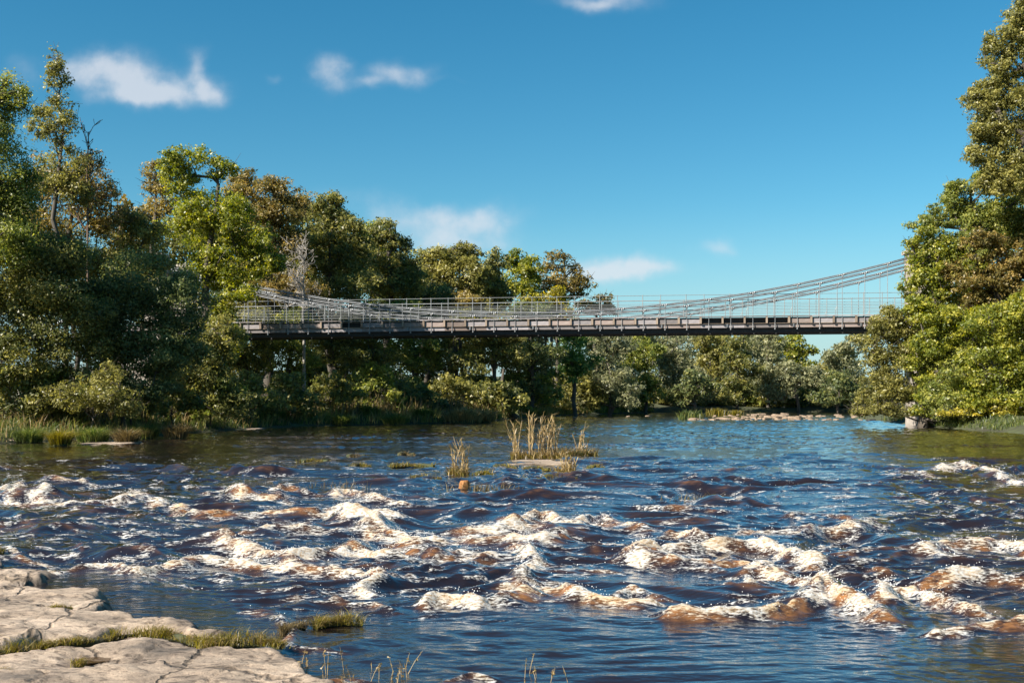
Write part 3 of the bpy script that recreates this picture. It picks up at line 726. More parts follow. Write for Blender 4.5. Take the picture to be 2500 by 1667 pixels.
# ------------------------------------------------------------------ trees
def leaf_mesh(cent, nor, size, tint, rng, elong=1.5):
    n = len(cent)
    nor = nor/np.maximum(np.linalg.norm(nor, axis=1, keepdims=True), 1e-9)
    r = rng.normal(0, 1, (n, 3)); u = np.cross(nor, r); u /= np.maximum(np.linalg.norm(u, axis=1, keepdims=True), 1e-9)
    w = np.cross(nor, u)
    s = size[:, None]
    a = cent+u*s*elong*0.5; b = cent-u*s*elong*0.5+w*s*0.45; c = cent-u*s*elong*0.5-w*s*0.45
    v = np.stack([a, b, c], 1).reshape(-1, 3)
    q = np.arange(n*3).reshape(-1, 3)
    return v, q, tint

def branch_tubes(base, targets, r0, rng, hub_frac=0.35, sag=0.04, min_r=0.02, lean=None):
    """grow a simple branching structure from base to target points"""
    base = np.asarray(base, float)
    T = np.asarray(targets, float)
    cen = T.mean(0); top = T[:, 2].max()
    nt = 7
    path = []
    for i in range(nt):
        t = i/(nt-1)
        p = base+(np.array([cen[0], cen[1], base[2]+(top-base[2])*0.82])-base)*np.array([t**1.5, t**1.5, t])
        if 0 < i: p = p+rng.normal(0, 0.012*(top-base[2]), 3)*[1, 1, 0]
        path.append(p)
    nodes = [p for p in path]; par = [-1]+list(range(nt-1)); 
    order = np.argsort(np.linalg.norm((T-np.array([cen[0], cen[1], 0]))[:, :2], axis=1)+0.15*(T[:, 2]))
    for i in order:
        p = T[i]; A = np.array(nodes)
        dvec = p-A; d = np.linalg.norm(dvec, axis=1)
        pen = d+np.where(dvec[:, 2] < 0.15*d, 0.9*d, 0)+np.where(np.arange(len(A)) < 1, 1e3, 0)
        j = int(np.argmin(pen))
        mid = (A[j]*0.5+p*0.5)+rng.normal(0, 0.06, 3)*d[j]; mid[2] += sag*d[j]
        nodes.append(mid); par.append(j); nodes.append(p); par.append(len(nodes)-2)
    n = len(nodes); cnt = np.zeros(n)
    for i in range(n-1, 0, -1):
        cnt[i] = max(cnt[i], 1); cnt[par[i]] += cnt[i]
    cnt[0] = max(cnt[0], cnt[1])
    rad = np.maximum(r0*(cnt/cnt.max())**0.5, min_r)
    A = np.array(nodes)
    # trunk flare
    for i in range(nt): rad[i] = max(rad[i], r0*(1-0.85*i/(nt-1))*0.9)
    rad[0] = r0*1.35
    mb = MB()
    for i in range(1, n):
        j = par[i]
        rj = min(rad[j], rad[i]*1.35) if j >= nt else min(rad[j], rad[i]*1.6)
        if i < nt: rj = rad[j]
        mb.tube([A[j], A[i]], [rj, rad[i]], 6 if rad[i] > .06 else 3, cap=False)
    return mb, A

TRI = [0]
def make_tree(name, label, lobes, base, Y, mat, cat='tree', group=None, dens=1.0, leaf=None, seed=0, bark='bark', clump=1.0, fill=0.5,
              trunk=0.22, part=('trunk', 'crown'), depth=1.0, extra=None, twig=True, dropout=0.0, gap=1.0):
    rng = np.random.default_rng(1000+seed)
    bx = (base-1250)/F*Y
    gz = float(ground_z(bx, Y))-0.05
    root = empty(name, (bx, Y, gz)); tag(root, label, cat, group)
    m2 = Y/F                                  # metres per photo pixel
    ls = leaf or (0.00160*Y if twig else 0.0022*Y)          # leaf sprig length
    C, R, NR, TI = [], [], [], []
    tg = []
    ext = []                                  # break every lobe into uneven boughs
    for lb in lobes:
        px, py, rx, ry = lb[:4]; ext.append((px, py, rx*.86, ry*.86, None, .80))
        for k in range(5):
            an = rng.uniform(0, 6.283); q = rng.uniform(.45, .78); e = rng.uniform(.32, .55)
            ext.append((px+math.cos(an)*rx*q, py+math.sin(an)*ry*q, rx*e*rng.uniform(.85, 1.3), ry*e*rng.uniform(.7, 1.05), rng.uniform(-.7, .55)*rx*m2*depth, 1.0))
    for li, lb in enumerate(ext):
        px, py, rx, ry = lb[:4]
        dy = lb[4] if lb[4] is not None else rng.uniform(-.25, .25)*rx*m2
        c = np.array([(px-1250)*m2-bx, dy, CZ+(HZ-py)*m2-gz]); ax = np.array([rx*m2, max(rx, 0.7*ry)*m2*0.85*depth, ry*m2])
        area = math.pi*rx*ry*lb[5]*.80
        rc0 = clump*(0.22*math.sqrt(ax[0]*ax[2])+0.22)
        nc = int(max(5, gap*2.6*ax[0]*ax[2]/(rc0*rc0)+4))
        d = rng.normal(0, 1, (nc, 3)); d /= np.linalg.norm(d, axis=1, keepdims=True)
        ph = rng.uniform(0, 6.28, 6)
        irr = 1+0.16*np.sin(3*d[:, 0]+ph[0]+2*d[:, 2])+0.12*np.sin(5*d[:, 2]+ph[1]+3*d[:, 1])+0.10*rng.normal(0, 1, nc)
        rad = (fill+(1-fill)*rng.random(nc)**0.6)
        cc = c+d*ax*(rad*irr*0.92)[:, None]
        rcs = rc0*rng.uniform(.55, 1.35, nc)
        keep = cc[:, 2]-rcs*0.5 > -0.15
        cc = cc[keep]; rcs = rcs[keep]; d = d[keep]; nc = len(cc)
        if nc == 0: continue
        tg.append(cc)
        lay = 3.0*dens
        nl = int(lay*area*m2*m2/(ls*ls*0.5))+30
        wgt = rcs**2; wgt /= wgt.sum()
        ci = rng.choice(nc, nl, p=wgt)
        e = rng.normal(0, 1, (nl, 3)); e /= np.linalg.norm(e, axis=1, keepdims=True)
        rr = rcs[ci]*(0.25+0.75*rng.random(nl)**0.6)*np.exp(rng.normal(0, .17, nl))
        pos = cc[ci]+e*rr[:, None]*np.array([1.12, 1.12, 0.72])
        nor = e*0.75+np.array([0, 0, 0.35])+d[ci]*0.35+rng.normal(0, 0.55, (nl, 3))
        fz_ = rng.random(nl) < 0.22           # loose leaves that blur the clumps
        dd = rng.normal(0, 1, (nl, 3)); dd /= np.linalg.norm(dd, axis=1, keepdims=True)
        loose = c+dd*ax*(rng.random(nl)[:, None]**0.5)*0.93
        pos = np.where(fz_[:, None], loose, pos)
        ct = rng.normal(0.5, 0.15, nc)
        ti = np.clip(ct[ci]+rng.normal(0, 0.15, nl)+0.06*e[:, 2], 0.0, 1.0)
        if dropout: 
            k = rng.random(nl) > dropout; pos, nor, ti = pos[k], nor[k], ti[k]
        C.append(pos); NR.append(nor); TI.append(ti)
    P = np.vstack(C); NN = np.vstack(NR); TT = np.concatenate(TI)
    k = P[:, 2] > 0.02
    P, NN, TT = P[k], NN[k], TT[k]
    v, q, t = leaf_mesh(P, NN, ls*rng.uniform(.6, 1.3, len(P)), TT, rng)
    TRI[0] += len(q)
    obj(part[1], build_mesh(part[1], v, [q], {'tint': ('FACE', t)}), MAT[mat], root)
    T = np.vstack(tg)
    ncap = 110 if twig else 34
    if len(T) > ncap: T = T[rng.choice(len(T), ncap, replace=False)]
    mb, A = branch_tubes((0, 0, -0.1), T, trunk, rng, min_r=max(.018, .00028*Y))
    if twig:
        # fine twigs at the tips
        for p in T[:70]:
            for _ in range(2):
                dd = rng.normal(0, 1, 3); dd[2] = abs(dd[2])*0.8; dd /= np.linalg.norm(dd)
                mb.tube([p, p+dd*rng.uniform(.3, .8)], [max(.012, .00022*Y), .006], 3, cap=False)
    obj(part[0], mb.mesh(part[0], smooth=True), MAT[bark], root)
    return root

def make_bare(name, label, base, Y, top, spread, mat, cat='tree', seed=0, r0=0.14, depth=5, leaves=0, leafmat=None, lean=0.0, start=0.3, up=0.55, trunk_top=0.93, nb=15, gnarl=0.13):
    """leafless tree: recursive forking"""
    rng = np.random.default_rng(500+seed)
    bx = (base-1250)/F*Y; gz = float(ground_z(bx, Y))-0.05
    root = empty(name, (bx, Y, gz)); tag(root, label, cat)
    H = CZ+(HZ-top)/F*Y-gz; SP = spread/F*Y
    mb = MB(); tips = []
    def grow(p, d, ln, r, lev):
        n = 4; pts = [p]; q = p.copy(); dd = d.copy()
        for i in range(n):
            dd = dd+rng.normal(0, gnarl, 3); dd[2] += 0.04; dd /= np.linalg.norm(dd)
            q = q+dd*ln/n; pts.append(q)
        r1 = r*0.62 if lev else r*0.4
        mb.tube(pts, np.linspace(r, max(r1, .00024*Y), n+1), 5 if r > .05 else 3, cap=False)
        if lev == 0 or r < .009: tips.append(q); return
        k = 3 if lev > 2 else 2
        for i in range(k+int(rng.random() < .5)):
            t = rng.integers(1, n+1); s = pts[t]
            nd = dd+rng.normal(0, 0.62, 3)*np.array([1, 1, .7]); nd[2] += 0.15*up; nd /= np.linalg.norm(nd)
            grow(s, nd, ln*rng.uniform(.55, .85), max(r1*rng.uniform(.6, .95), .008), lev-1)
        tips.append(q)
    # trunk
    tz = np.linspace(0, H*trunk_top, 9); tp = np.stack([lean*SP*(tz/H)**1.3+rng.normal(0, .05, 9)*tz/H, rng.normal(0, .05, 9)*tz/H, tz], -1)
    mb.tube(tp, np.linspace(r0, .025, 9), 7, cap=False)
    for i in range(nb):
        f = start+(trunk_top-start)*(i+.5)/nb
        p = np.array([np.interp(f*H, tz, tp[:, a]) for a in range(3)])
        az = rng.uniform(0, 6.28); d = np.array([math.cos(az), math.sin(az)*.6, up+0.6*f]); d /= np.linalg.norm(d)
        grow(p, d, SP*rng.uniform(.5, .8)*(1.1-f*.55), r0*(1-f)*0.55+.02, depth-2)
    obj('trunk', mb.mesh('trunk', smooth=True), MAT[mat], root)
    if leaves:
        T = np.array(tips); ci = rng.integers(0, len(T), leaves)
        P = T[ci]+rng.normal(0, .16, (leaves, 3))
        v, q, t = leaf_mesh(P, rng.normal(0, 1, (leaves, 3)), 0.0034*Y*rng.uniform(.6, 1.2, leaves), np.clip(rng.normal(.5, .25, leaves), 0, 1), rng)
        obj('crown', build_mesh('crown', v, [q], {'tint': ('FACE', t)}), MAT[leafmat], root)
    return root

def plant_all():
    T = make_tree
    g = 'trees of the left bank'
    T('broadleaf_tree', 'tall dark green tree at the left edge of the photo', [(-60,330,110,190),(15,400,95,130),(25,240,55,70),(-30,560,130,130),(30,520,90,80)], -40, 50, 'leaf_green', seed=1, group=g, dens=.7, trunk=.3, fill=.35)
    T('slender_tree', 'slender brownish tree whose narrow tip stands highest on the left bank', [(135,150,28,42),(142,225,38,60),(105,300,42,45),(155,320,48,60),(165,400,55,60),(170,470,60,50),(120,420,50,50)], 165, 57, 'leaf_olive', seed=2, group=g, dens=.5, trunk=.11, clump=.6)
    make_bare('bare_tree', 'leafless dark twiggy tree just right of the slender treetop', 214, 58, 185, 70, 'bark_brown', seed=3, r0=.09, depth=5, up=2.2, start=.55, trunk_top=.84, nb=13)
    T('russet_tree', 'russet brown thinning tree below the slender treetop', [(130,440,95,75),(215,450,70,80),(250,520,70,60),(80,500,80,80),(170,540,120,60)], 190, 60, 'leaf_russet', seed=4, group=g, dens=.55, trunk=.13, clump=.6)
    make_bare('bare_tree', 'half bare tree with purple brown leaves against the sky, left bank', 292, 66, 385, 95, 'bark_brown', seed=5, r0=.12, depth=6, leaves=700, leafmat='leaf_russet', start=.45, up=1.0, trunk_top=.75, nb=12)
    T('olive_tree', 'sunlit olive green tree behind the dark waterside willows', [(210,610,110,70),(330,600,90,75),(280,650,110,60),(120,600,90,70),(200,700,120,70),(360,680,80,70),(60,660,90,70)], 260, 62, 'leaf_olive', seed=6, group=g, trunk=.2, clump=.8)
    T('willow', 'dark willow spreading over the bank at the far left', [(120,690,150,110),(40,770,120,120),(150,790,120,100),(0,880,110,90),(-60,700,90,120),(150,880,90,70),(60,940,110,50),(60,640,100,70)], 110, 52, 'leaf_dark', seed=7, group='dark waterside willows', dens=.95, trunk=.10, part=('stems', 'crown'), fill=.4)
    T('willow', 'dark rounded willow with leaning stems, left of the bridge end', [(330,680,110,95),(400,740,100,110),(300,790,110,100),(380,850,110,90),(280,890,90,70),(340,940,110,50),(230,780,80,80),(440,840,70,80)], 300, 54, 'leaf_teal', seed=8, group='dark waterside willows', dens=1.0, trunk=.10, part=('stems', 'crown'), fill=.4)
    T('willow', 'low dark willow sloping down to the water below the bridge end', [(490,860,75,90),(450,930,90,70),(540,950,60,60),(580,985,60,40),(400,970,70,35),(540,830,50,60)], 455, 60.5, 'leaf_dark', seed=9, group='dark waterside willows', dens=1.0, trunk=.08, part=('stems', 'crown'), fill=.4)
    T('shrub', 'small light green shrub in front of the dark willows', [(250,950,70,45),(180,970,70,38),(270,915,35,35),(110,985,50,28),(300,990,60,28)], 225, 50.5, 'leaf_olive', cat='shrub', seed=10, dens=.6, trunk=.04, part=('stems', 'foliage'), clump=.8)
    T('sycamore', 'tall yellow green sycamore hanging over the left end of the bridge', [(470,385,70,42),(545,410,38,36),(430,440,60,40),(520,500,95,60),(470,560,85,60),(600,560,70,70),(550,640,100,55),(650,640,45,55),(480,670,65,50),(590,705,70,35),(540,770,40,50),(570,830,32,55),(520,880,40,40)], 475, 68, 'leaf_lime', seed=11, group=g, dens=1.0, trunk=.26, clump=.72)
    T('maple', 'amber tinged young tree at the left shoulder of the yellow green sycamore', [(385,430,40,45),(395,490,50,50),(360,550,40,50)], 400, 71, 'leaf_gold', seed=12, group=g, dens=.6, trunk=.14, clump=.7)
    T('oak', 'big oak with rusty top above the left end of the bridge railing', [(650,480,75,48),(590,460,55,42),(700,520,70,55),(640,570,90,60),(720,600,55,50),(640,690,95,70),(720,700,70,50)], 650, 86, 'leaf_russet', seed=13, group=g, dens=1.0, trunk=.35)
    make_bare('dead_tree', 'pale dead tree with bleached crooked branches above the bridge railing', 742, 83, 548, 80, 'bark_pale', seed=14, r0=.16, depth=6, start=.48, up=.45, trunk_top=.82, nb=13, gnarl=.24)
    T('alder', 'dark green tree with pointed top, middle of the left wood', [(800,495,38,30),(780,540,60,50),(840,560,55,55),(790,620,90,60),(870,630,60,60),(800,700,110,60)], 800, 91, 'leaf_dark', seed=15, group=g, dens=1.1, trunk=.3)
    T('alder', 'dark tree with ragged top right of the pointed dark tree', [(935,560,35,28),(965,590,35,25),(920,610,55,45),(990,630,45,35),(930,680,80,55),(1000,690,60,50)], 940, 96, 'leaf_dark', seed=16, group=g, dens=1.1, trunk=.28)
    T('sycamore', 'broad golden green tree with flat domed crown above the middle of the wood', [(1060,630,45,25),(1140,612,42,20),(1100,635,80,32),(1120,670,95,45),(1165,680,45,45),(1030,680,55,45)], 1095, 106, 'leaf_olive', seed=17, group=g, dens=1.1, trunk=.35)
    T('alder', 'round dark green tree in front of the golden domed crown', [(1050,725,70,45),(970,735,70,45),(1110,745,60,35)], 1040, 99, 'leaf_teal', seed=18, group=g, dens=1.1, trunk=.25)
    T('alder', 'narrow dark tree between the golden dome and the yellow green poplar', [(1205,650,32,40),(1195,700,45,45),(1225,720,40,40)], 1205, 109, 'leaf_dark', seed=19, group=g, dens=.95, trunk=.2)
    T('poplar', 'upright yellow green poplar standing against the sky', [(1260,640,32,30),(1265,680,45,45),(1300,650,28,32),(1285,720,50,45)], 1268, 115, 'leaf_lime', seed=20, group=g, dens=.9, trunk=.25)
    T('willow', 'orange brown willow with thin open crown, last tall tree on the left', [(1365,640,48,28),(1345,675,45,38),(1395,675,45,38),(1420,700,30,30),(1370,715,55,35)], 1362, 119, 'leaf_russet', seed=21, group=g, dens=.45, trunk=.25, clump=.6)
    T('birch', 'small bright yellow tree behind the middle of the railing', [(1350,730,32,38),(1310,745,40,25),(1365,755,35,25)], 1345, 113, 'leaf_yellow', seed=22, group=g, dens=.8, trunk=.14)
    T('maple', 'small pale golden tree rising above the railing before dark trees', [(1130,725,32,22),(1105,742,40,18),(1150,745,40,22)], 1128, 97, 'leaf_gold', seed=23, group=g, dens=.9, trunk=.14)
    T('thorn', 'small brown thinning tree where the tree line ends above the railing', [(1460,738,38,24),(1425,752,38,18),(1470,755,40,18)], 1455, 123, 'leaf_russet', seed=24, group=g, dens=.45, trunk=.14, clump=.6)
    # the wood under and behind the bridge deck
    u = 'trees of the wood below the bridge deck'
    mats = ['leaf_dark', 'leaf_green', 'leaf_teal', 'leaf_dark', 'leaf_olive', 'leaf_dark', 'leaf_teal']
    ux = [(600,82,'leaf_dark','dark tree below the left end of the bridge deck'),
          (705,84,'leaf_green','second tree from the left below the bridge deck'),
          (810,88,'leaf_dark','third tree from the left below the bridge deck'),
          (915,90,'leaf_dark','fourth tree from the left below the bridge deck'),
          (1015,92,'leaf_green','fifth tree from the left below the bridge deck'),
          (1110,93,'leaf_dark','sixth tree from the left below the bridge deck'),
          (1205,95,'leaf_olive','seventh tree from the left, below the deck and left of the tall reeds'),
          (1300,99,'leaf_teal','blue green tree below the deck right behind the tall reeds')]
    for i, (x, Y, mt, lab) in enumerate(ux):
        r = random.Random(i)
        T('alder', lab, [(x+r.uniform(-15,15),790+r.uniform(-15,15),70,55),(x-25,860+r.uniform(-15,15),58,48),(x+30,880+r.uniform(-15,15),52,42),(x+r.uniform(-20,20),945,50,34)], x, Y, mt, seed=40+i, group=u, dens=.75, trunk=.2, clump=.8, fill=.3)
    T('willow', 'bright green feathery willow below the middle of the deck', [(1400,850,45,38),(1425,890,38,34),(1385,905,40,34),(1410,815,45,30)], 1405, 102, 'leaf_bright', seed=50, dens=1.0, trunk=.2)
    T('alder', 'grey green tree right of the bright feathery willow', [(1490,840,60,45),(1480,900,60,50),(1520,950,55,40),(1440,960,45,35)], 1490, 110, 'leaf_silver', seed=51, group=u, dens=.95, trunk=.2)
    nth = ['first','second','third','fourth','fifth','sixth','seventh','eighth','ninth','tenth','eleventh','twelfth','thirteenth','fourteenth','fifteenth','sixteenth']
    fb = 'trees of the far bank'
    far = [('leaf_green',1575,121,[(1570,860,50,45),(1560,920,55,45),(1590,955,50,35)],'dark green round tree, first on the far bank'),
           ('leaf_silver',1660,126,[(1650,850,55,38),(1640,900,50,45),(1680,930,50,45)],'silvery green tree, second on the far bank'),
           ('leaf_olive',1735,132,[(1735,835,55,30),(1750,880,50,40),(1725,925,45,45)],'sunlit pale tree with bare grey boughs on the far bank'),
           ('leaf_teal',1700,121,[(1700,945,50,42),(1665,965,40,32)],'blue green bush at the far waterline behind the stone bar'),
           ('leaf_dark',1800,125,[(1800,860,45,40),(1810,910,48,45),(1790,950,50,40)],'dark tree rising behind the stone bar'),
           ('leaf_silver',1875,130,[(1860,840,50,32),(1875,890,45,40),(1860,935,50,42)],'pale tree with russet tinge under the right half of the deck'),
           ('leaf_lime',1940,136,[(1935,838,42,26),(1965,850,30,22),(1945,880,40,32)],'thin yellow green tree with sky showing through below the deck'),
           ('leaf_silver',1950,128,[(1940,920,48,38),(1900,945,50,38),(1985,925,40,36)],'grey willow beneath the thin yellow green tree'),
           ('leaf_silver',2065,141,[(2085,845,42,30),(2045,870,42,34),(2075,900,50,45)],'grey green tree beyond the right end of the deck'),
           ('leaf_teal',2045,127,[(2045,945,58,42),(2010,970,45,28),(2085,970,40,28)],'dark round bush at the bend of the river')]
    for i, (mt, x, Y, lo, lab) in enumerate(far):
        T('willow' if mt == 'leaf_silver' else 'alder', lab, lo, x, Y, mt, seed=60+i, group=fb, dens=1.0, trunk=.18, clump=.85, fill=.4)
    for i, x in enumerate(range(1530, 2110, 72)):
        rr = random.Random(300+i)
        T('bramble', nth[i]+' low bush from the left along the far waterline', [(x,968+rr.uniform(-8,6),46,24),(x+30,985,40,16),(x-25,988,40,14)], x, 131.5 if x > 1600 else 125, ['leaf_green','leaf_olive','leaf_teal','leaf_silver'][i % 4], cat='bush', seed=260+i, group='bushes along the far waterline', dens=.9, trunk=.05, part=('stems','foliage'), clump=.8, twig=False)
    # deeper rows that close the gaps
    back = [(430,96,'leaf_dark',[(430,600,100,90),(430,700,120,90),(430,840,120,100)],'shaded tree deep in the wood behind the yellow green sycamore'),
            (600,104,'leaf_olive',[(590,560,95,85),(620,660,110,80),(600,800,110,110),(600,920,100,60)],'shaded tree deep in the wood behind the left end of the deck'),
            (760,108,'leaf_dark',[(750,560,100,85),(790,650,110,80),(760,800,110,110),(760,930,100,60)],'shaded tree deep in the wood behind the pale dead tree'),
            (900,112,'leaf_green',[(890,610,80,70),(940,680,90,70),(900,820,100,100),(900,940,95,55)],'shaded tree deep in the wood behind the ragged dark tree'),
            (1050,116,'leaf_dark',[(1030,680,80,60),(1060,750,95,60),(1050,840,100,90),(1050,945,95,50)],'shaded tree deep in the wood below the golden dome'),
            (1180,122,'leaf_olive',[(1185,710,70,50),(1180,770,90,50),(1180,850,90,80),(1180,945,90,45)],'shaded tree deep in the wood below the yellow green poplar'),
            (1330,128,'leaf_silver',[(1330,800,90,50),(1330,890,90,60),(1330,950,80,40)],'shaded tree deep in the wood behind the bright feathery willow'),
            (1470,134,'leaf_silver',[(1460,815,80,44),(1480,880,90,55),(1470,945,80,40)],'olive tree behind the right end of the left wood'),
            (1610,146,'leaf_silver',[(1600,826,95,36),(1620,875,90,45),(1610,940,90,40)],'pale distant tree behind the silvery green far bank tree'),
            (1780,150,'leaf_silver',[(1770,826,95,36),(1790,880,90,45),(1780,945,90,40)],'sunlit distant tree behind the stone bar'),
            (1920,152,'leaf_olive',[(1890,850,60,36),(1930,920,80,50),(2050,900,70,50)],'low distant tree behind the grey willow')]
    for i, (x, Y, mt, lo, lab) in enumerate(back):
        T('alder', lab, lo, x, Y, mt, seed=80+i, group='shaded trees deep in the wood', dens=1.1, trunk=.25, clump=1.0, twig=False)
    # low bushes under the trees of the left bank
    cols = ['leaf_dark','leaf_green','leaf_teal','leaf_olive','leaf_dark','leaf_green','leaf_olive','leaf_dark']
    for i in range(16):
        x = 30+i*97; Yb = float(np.interp(x, [0, 300, 560, 720, 1000, 1180, 1300, 1500], [49, 52, 61, 68, 78, 85, 97, 116]))+(1.4 if i < 6 else 3.8)
        rr = random.Random(200+i)
        T('bramble', nth[i]+' low bush from the left in the undergrowth behind the left shore', [(x+rr.uniform(-15,15),945+rr.uniform(-25,14),58,40),(x+45,975+rr.uniform(-15,10),50,32),(x-30,990,52,26)], x, Yb, cols[i % 8], cat='bush', seed=220+i, group='undergrowth bushes of the left shore', dens=.8, trunk=.05, part=('stems','foliage'), clump=.8, twig=False)
    # right bank
    r = 'trees of the right bank'
    T('lime_tree', 'towering olive brown tree that fills the right edge of the photo', [(2570,80,75,110),(2600,250,130,180),(2500,210,70,60),(2440,245,60,42),(2470,320,70,60),(2440,390,55,45),(2520,440,100,80),(2600,480,110,120),(2425,450,48,40),(2480,110,48,50),(2400,215,36,30),(2445,165,48,40),(2500,40,50,50),(2405,300,50,40),(2405,390,48,42),(2440,110,45,45),(2395,245,42,36),(2420,340,50,45)], 2570, 67, 'leaf_olive', seed=101, group=r, dens=1.15, trunk=.4, clump=.8)
    T('sycamore', 'mid green sycamore below the towering olive brown tree', [(2340,470,45,36),(2310,520,55,42),(2385,530,65,55),(2260,550,38,34),(2440,570,70,60),(2400,455,45,35),(2340,600,70,48),(2480,520,60,50)], 2390, 70, 'leaf_green', seed=102, group=r, dens=1.1, trunk=.26, clump=.8)
    T('lime_tree', 'brown spotted tree at mid height on the right bank', [(2420,630,70,50),(2360,670,65,48),(2470,680,75,65),(2520,620,60,70),(2420,740,80,50),(2390,610,60,40)], 2450, 69, 'leaf_russet', seed=103, group=r, dens=1.1, trunk=.26, clump=.8)
    T('ash_tree', 'yellow green feathery tree hiding the right tower of the bridge', [(2230,615,26,42),(2245,670,36,42),(2290,620,42,50),(2300,690,55,48),(2215,705,30,30),(2270,740,50,40),(2330,640,50,50),(2264,615,34,40),(2266,675,36,36),(2258,575,26,24)], 2310, 69.5, 'leaf_lime', seed=104, group=r, dens=.85, trunk=.2, clump=.7)
    T('hazel', 'bright yellow green tree with yellow patches near the right bridge end', [(2250,760,55,40),(2290,790,60,48),(2265,840,50,42),(2235,880,32,28),(2310,860,60,50),(2290,920,50,45),(2340,780,50,50),(2270,960,45,35),(2250,1005,40,18)], 2310, 68.5, 'leaf_lime', seed=105, group=r, dens=1.1, trunk=.2, clump=.75)
    T('alder', 'olive alder bush covering the right end of the deck', [(2165,780,38,30),(2150,830,55,45),(2170,890,65,55),(2140,940,52,45),(2190,960,60,45),(2120,985,42,28),(2215,830,45,50)], 2262, 69.5, 'leaf_olive', seed=106, group=r, dens=1.15, trunk=.2, clump=.75)
    T('hazel', 'dense green and yellow hazel at the lower right waterside', [(2420,800,85,65),(2480,850,80,80),(2400,890,75,65),(2470,950,85,60),(2380,960,65,48),(2520,760,70,70),(2550,900,70,80)], 2450, 66, 'leaf_lime', seed=107, group=r, dens=1.15, trunk=.2, clump=.7)
    T('hazel', 'green hazel between the pale stump and the dense waterside hazel', [(2340,900,60,55),(2330,960,60,45),(2300,990,45,30),(2370,1000,55,25)], 2345, 67, 'leaf_green', seed=108, group=r, dens=1.1, trunk=.16, clump=.7)
    T('ivy_tree', 'shaded green tree filling the gap behind the hazels on the right', [(2360,760,110,90),(2480,720,110,110),(2400,870,120,100),(2280,900,70,70),(2440,540,90,90),(2350,640,80,70),(2520,430,80,100),(2300,800,60,60)], 2440, 75, 'leaf_green', seed=109, group=r, dens=.9, trunk=.3, twig=False)
    T('shrub', 'yellow leaved shrub trailing over the water at the lower right corner of the bank', [(2430,1012,60,26),(2490,1016,55,24),(2540,1005,50,30),(2350,1020,50,20),(2400,1030,50,14),(2310,1022,36,18),(2460,1034,60,12)], 2460, 65.4, 'leaf_yellow', cat='shrub', seed=110, dens=1.0, trunk=.06, part=('stems', 'foliage'), clump=.8)
    T('shrub', 'low brownish shrub trailing over the water below the olive alder', [(2150,1000,55,18),(2200,1005,50,16),(2100,1005,28,12)], 2266, 69.0, 'leaf_olive', cat='shrub', seed=111, dens=1.0, trunk=.06, part=('stems', 'foliage'), clump=.8)
    # trees left of the frame whose shade falls on the left bank
    for i, (x, Y, h, hw) in enumerate([(-36, 45, 10.5, 5.5), (-31, 37, 9, 5)]):
        px = 1250+x/Y*F; m = F/Y
        T('broadleaf_tree', ['tall tree left of the photo, nearest the left edge','second tall tree left of the photo','low tree left of the photo, nearest the camera','third tall tree left of the photo','farthest tall tree left of the photo'][i],
          [(px, HZ-(h*0.62-CZ)*m, hw*m, h*0.36*m), (px+20, HZ-(h*0.34-CZ)*m, hw*.9*m, h*0.28*m)], px, Y, 'leaf_dark', seed=130+i, group='trees left of the frame', dens=.55, leaf=.30, trunk=.3, twig=False)
def beyond_right():
    for i, (x, Y, h, hw, mt) in enumerate([(33, 57, 13, 5, 'leaf_olive'), (37, 66, 17, 5.5, 'leaf_russet'), (31, 48, 8, 4, 'leaf_lime'), (40, 78, 15, 6, 'leaf_green')]):
        px = 1250+x/Y*F; m = F/Y
        make_tree('broadleaf_tree', ['olive tree just beyond the right edge of the photo', 'tall russet tree beyond the right edge of the photo', 'low yellow green tree beyond the right edge, nearest the camera', 'green tree beyond the right edge, farthest back'][i],
          [(px, HZ-(h*0.62-CZ)*m, hw*m, h*0.34*m), (px+20, HZ-(h*0.32-CZ)*m, hw*.9*m, h*0.27*m)], px, Y, mt, seed=150+i, group='trees beyond the right edge', dens=.5, leaf=.26, trunk=.3, twig=False)
plant_all()
beyond_right()
print('leaf triangles', TRI[0])

# ------------------------------------------------------------------ grass, reeds, tussocks
def blade_mesh(base, h, w, lean, rng, curl=0.5):
    """thin bent blades: base (n,3), h, w arrays, lean (n,3)"""
    n = len(base)
    an = rng.uniform(0, np.pi, n); sd = np.stack([np.cos(an), np.sin(an), np.zeros(n)], -1)*(w*0.5)[:, None]
    m = base+lean*0.35*h[:, None]+np.array([0, 0, 1])*(0.6*h)[:, None]
    t = base+lean*(1.0+curl)*h[:, None]*0.8+np.array([0, 0, 1])*(h*(1-0.25*curl*np.linalg.norm(lean, axis=1)))[:, None]
    v = np.stack([base-sd, base+sd, m+sd*0.8, m-sd*0.8, t], 1).reshape(-1, 3)
    i = np.arange(n)*5
    return v, np.stack([i, i+1, i+2, i+3], -1), np.stack([i+3, i+2, i+4], -1)
def blades(name, base, h, w, mat, rng, spread=0.35, parent=None, tint=None, wind=(0.1, 0, 0), curl=.5):
    n = len(base)
    lean = rng.normal(0, spread, (n, 3)); lean[:, 2] = 0; lean += np.array(wind)
    v, q, t3 = blade_mesh(base, h, w, lean, rng, curl)
    ti = rng.normal(.5, .2, n) if tint is None else tint
    me = build_mesh(name, v, [q, t3], {'tint': ('FACE', np.concatenate([ti, ti]).clip(0, 1))})
    return obj(name, me, MAT[mat], parent)

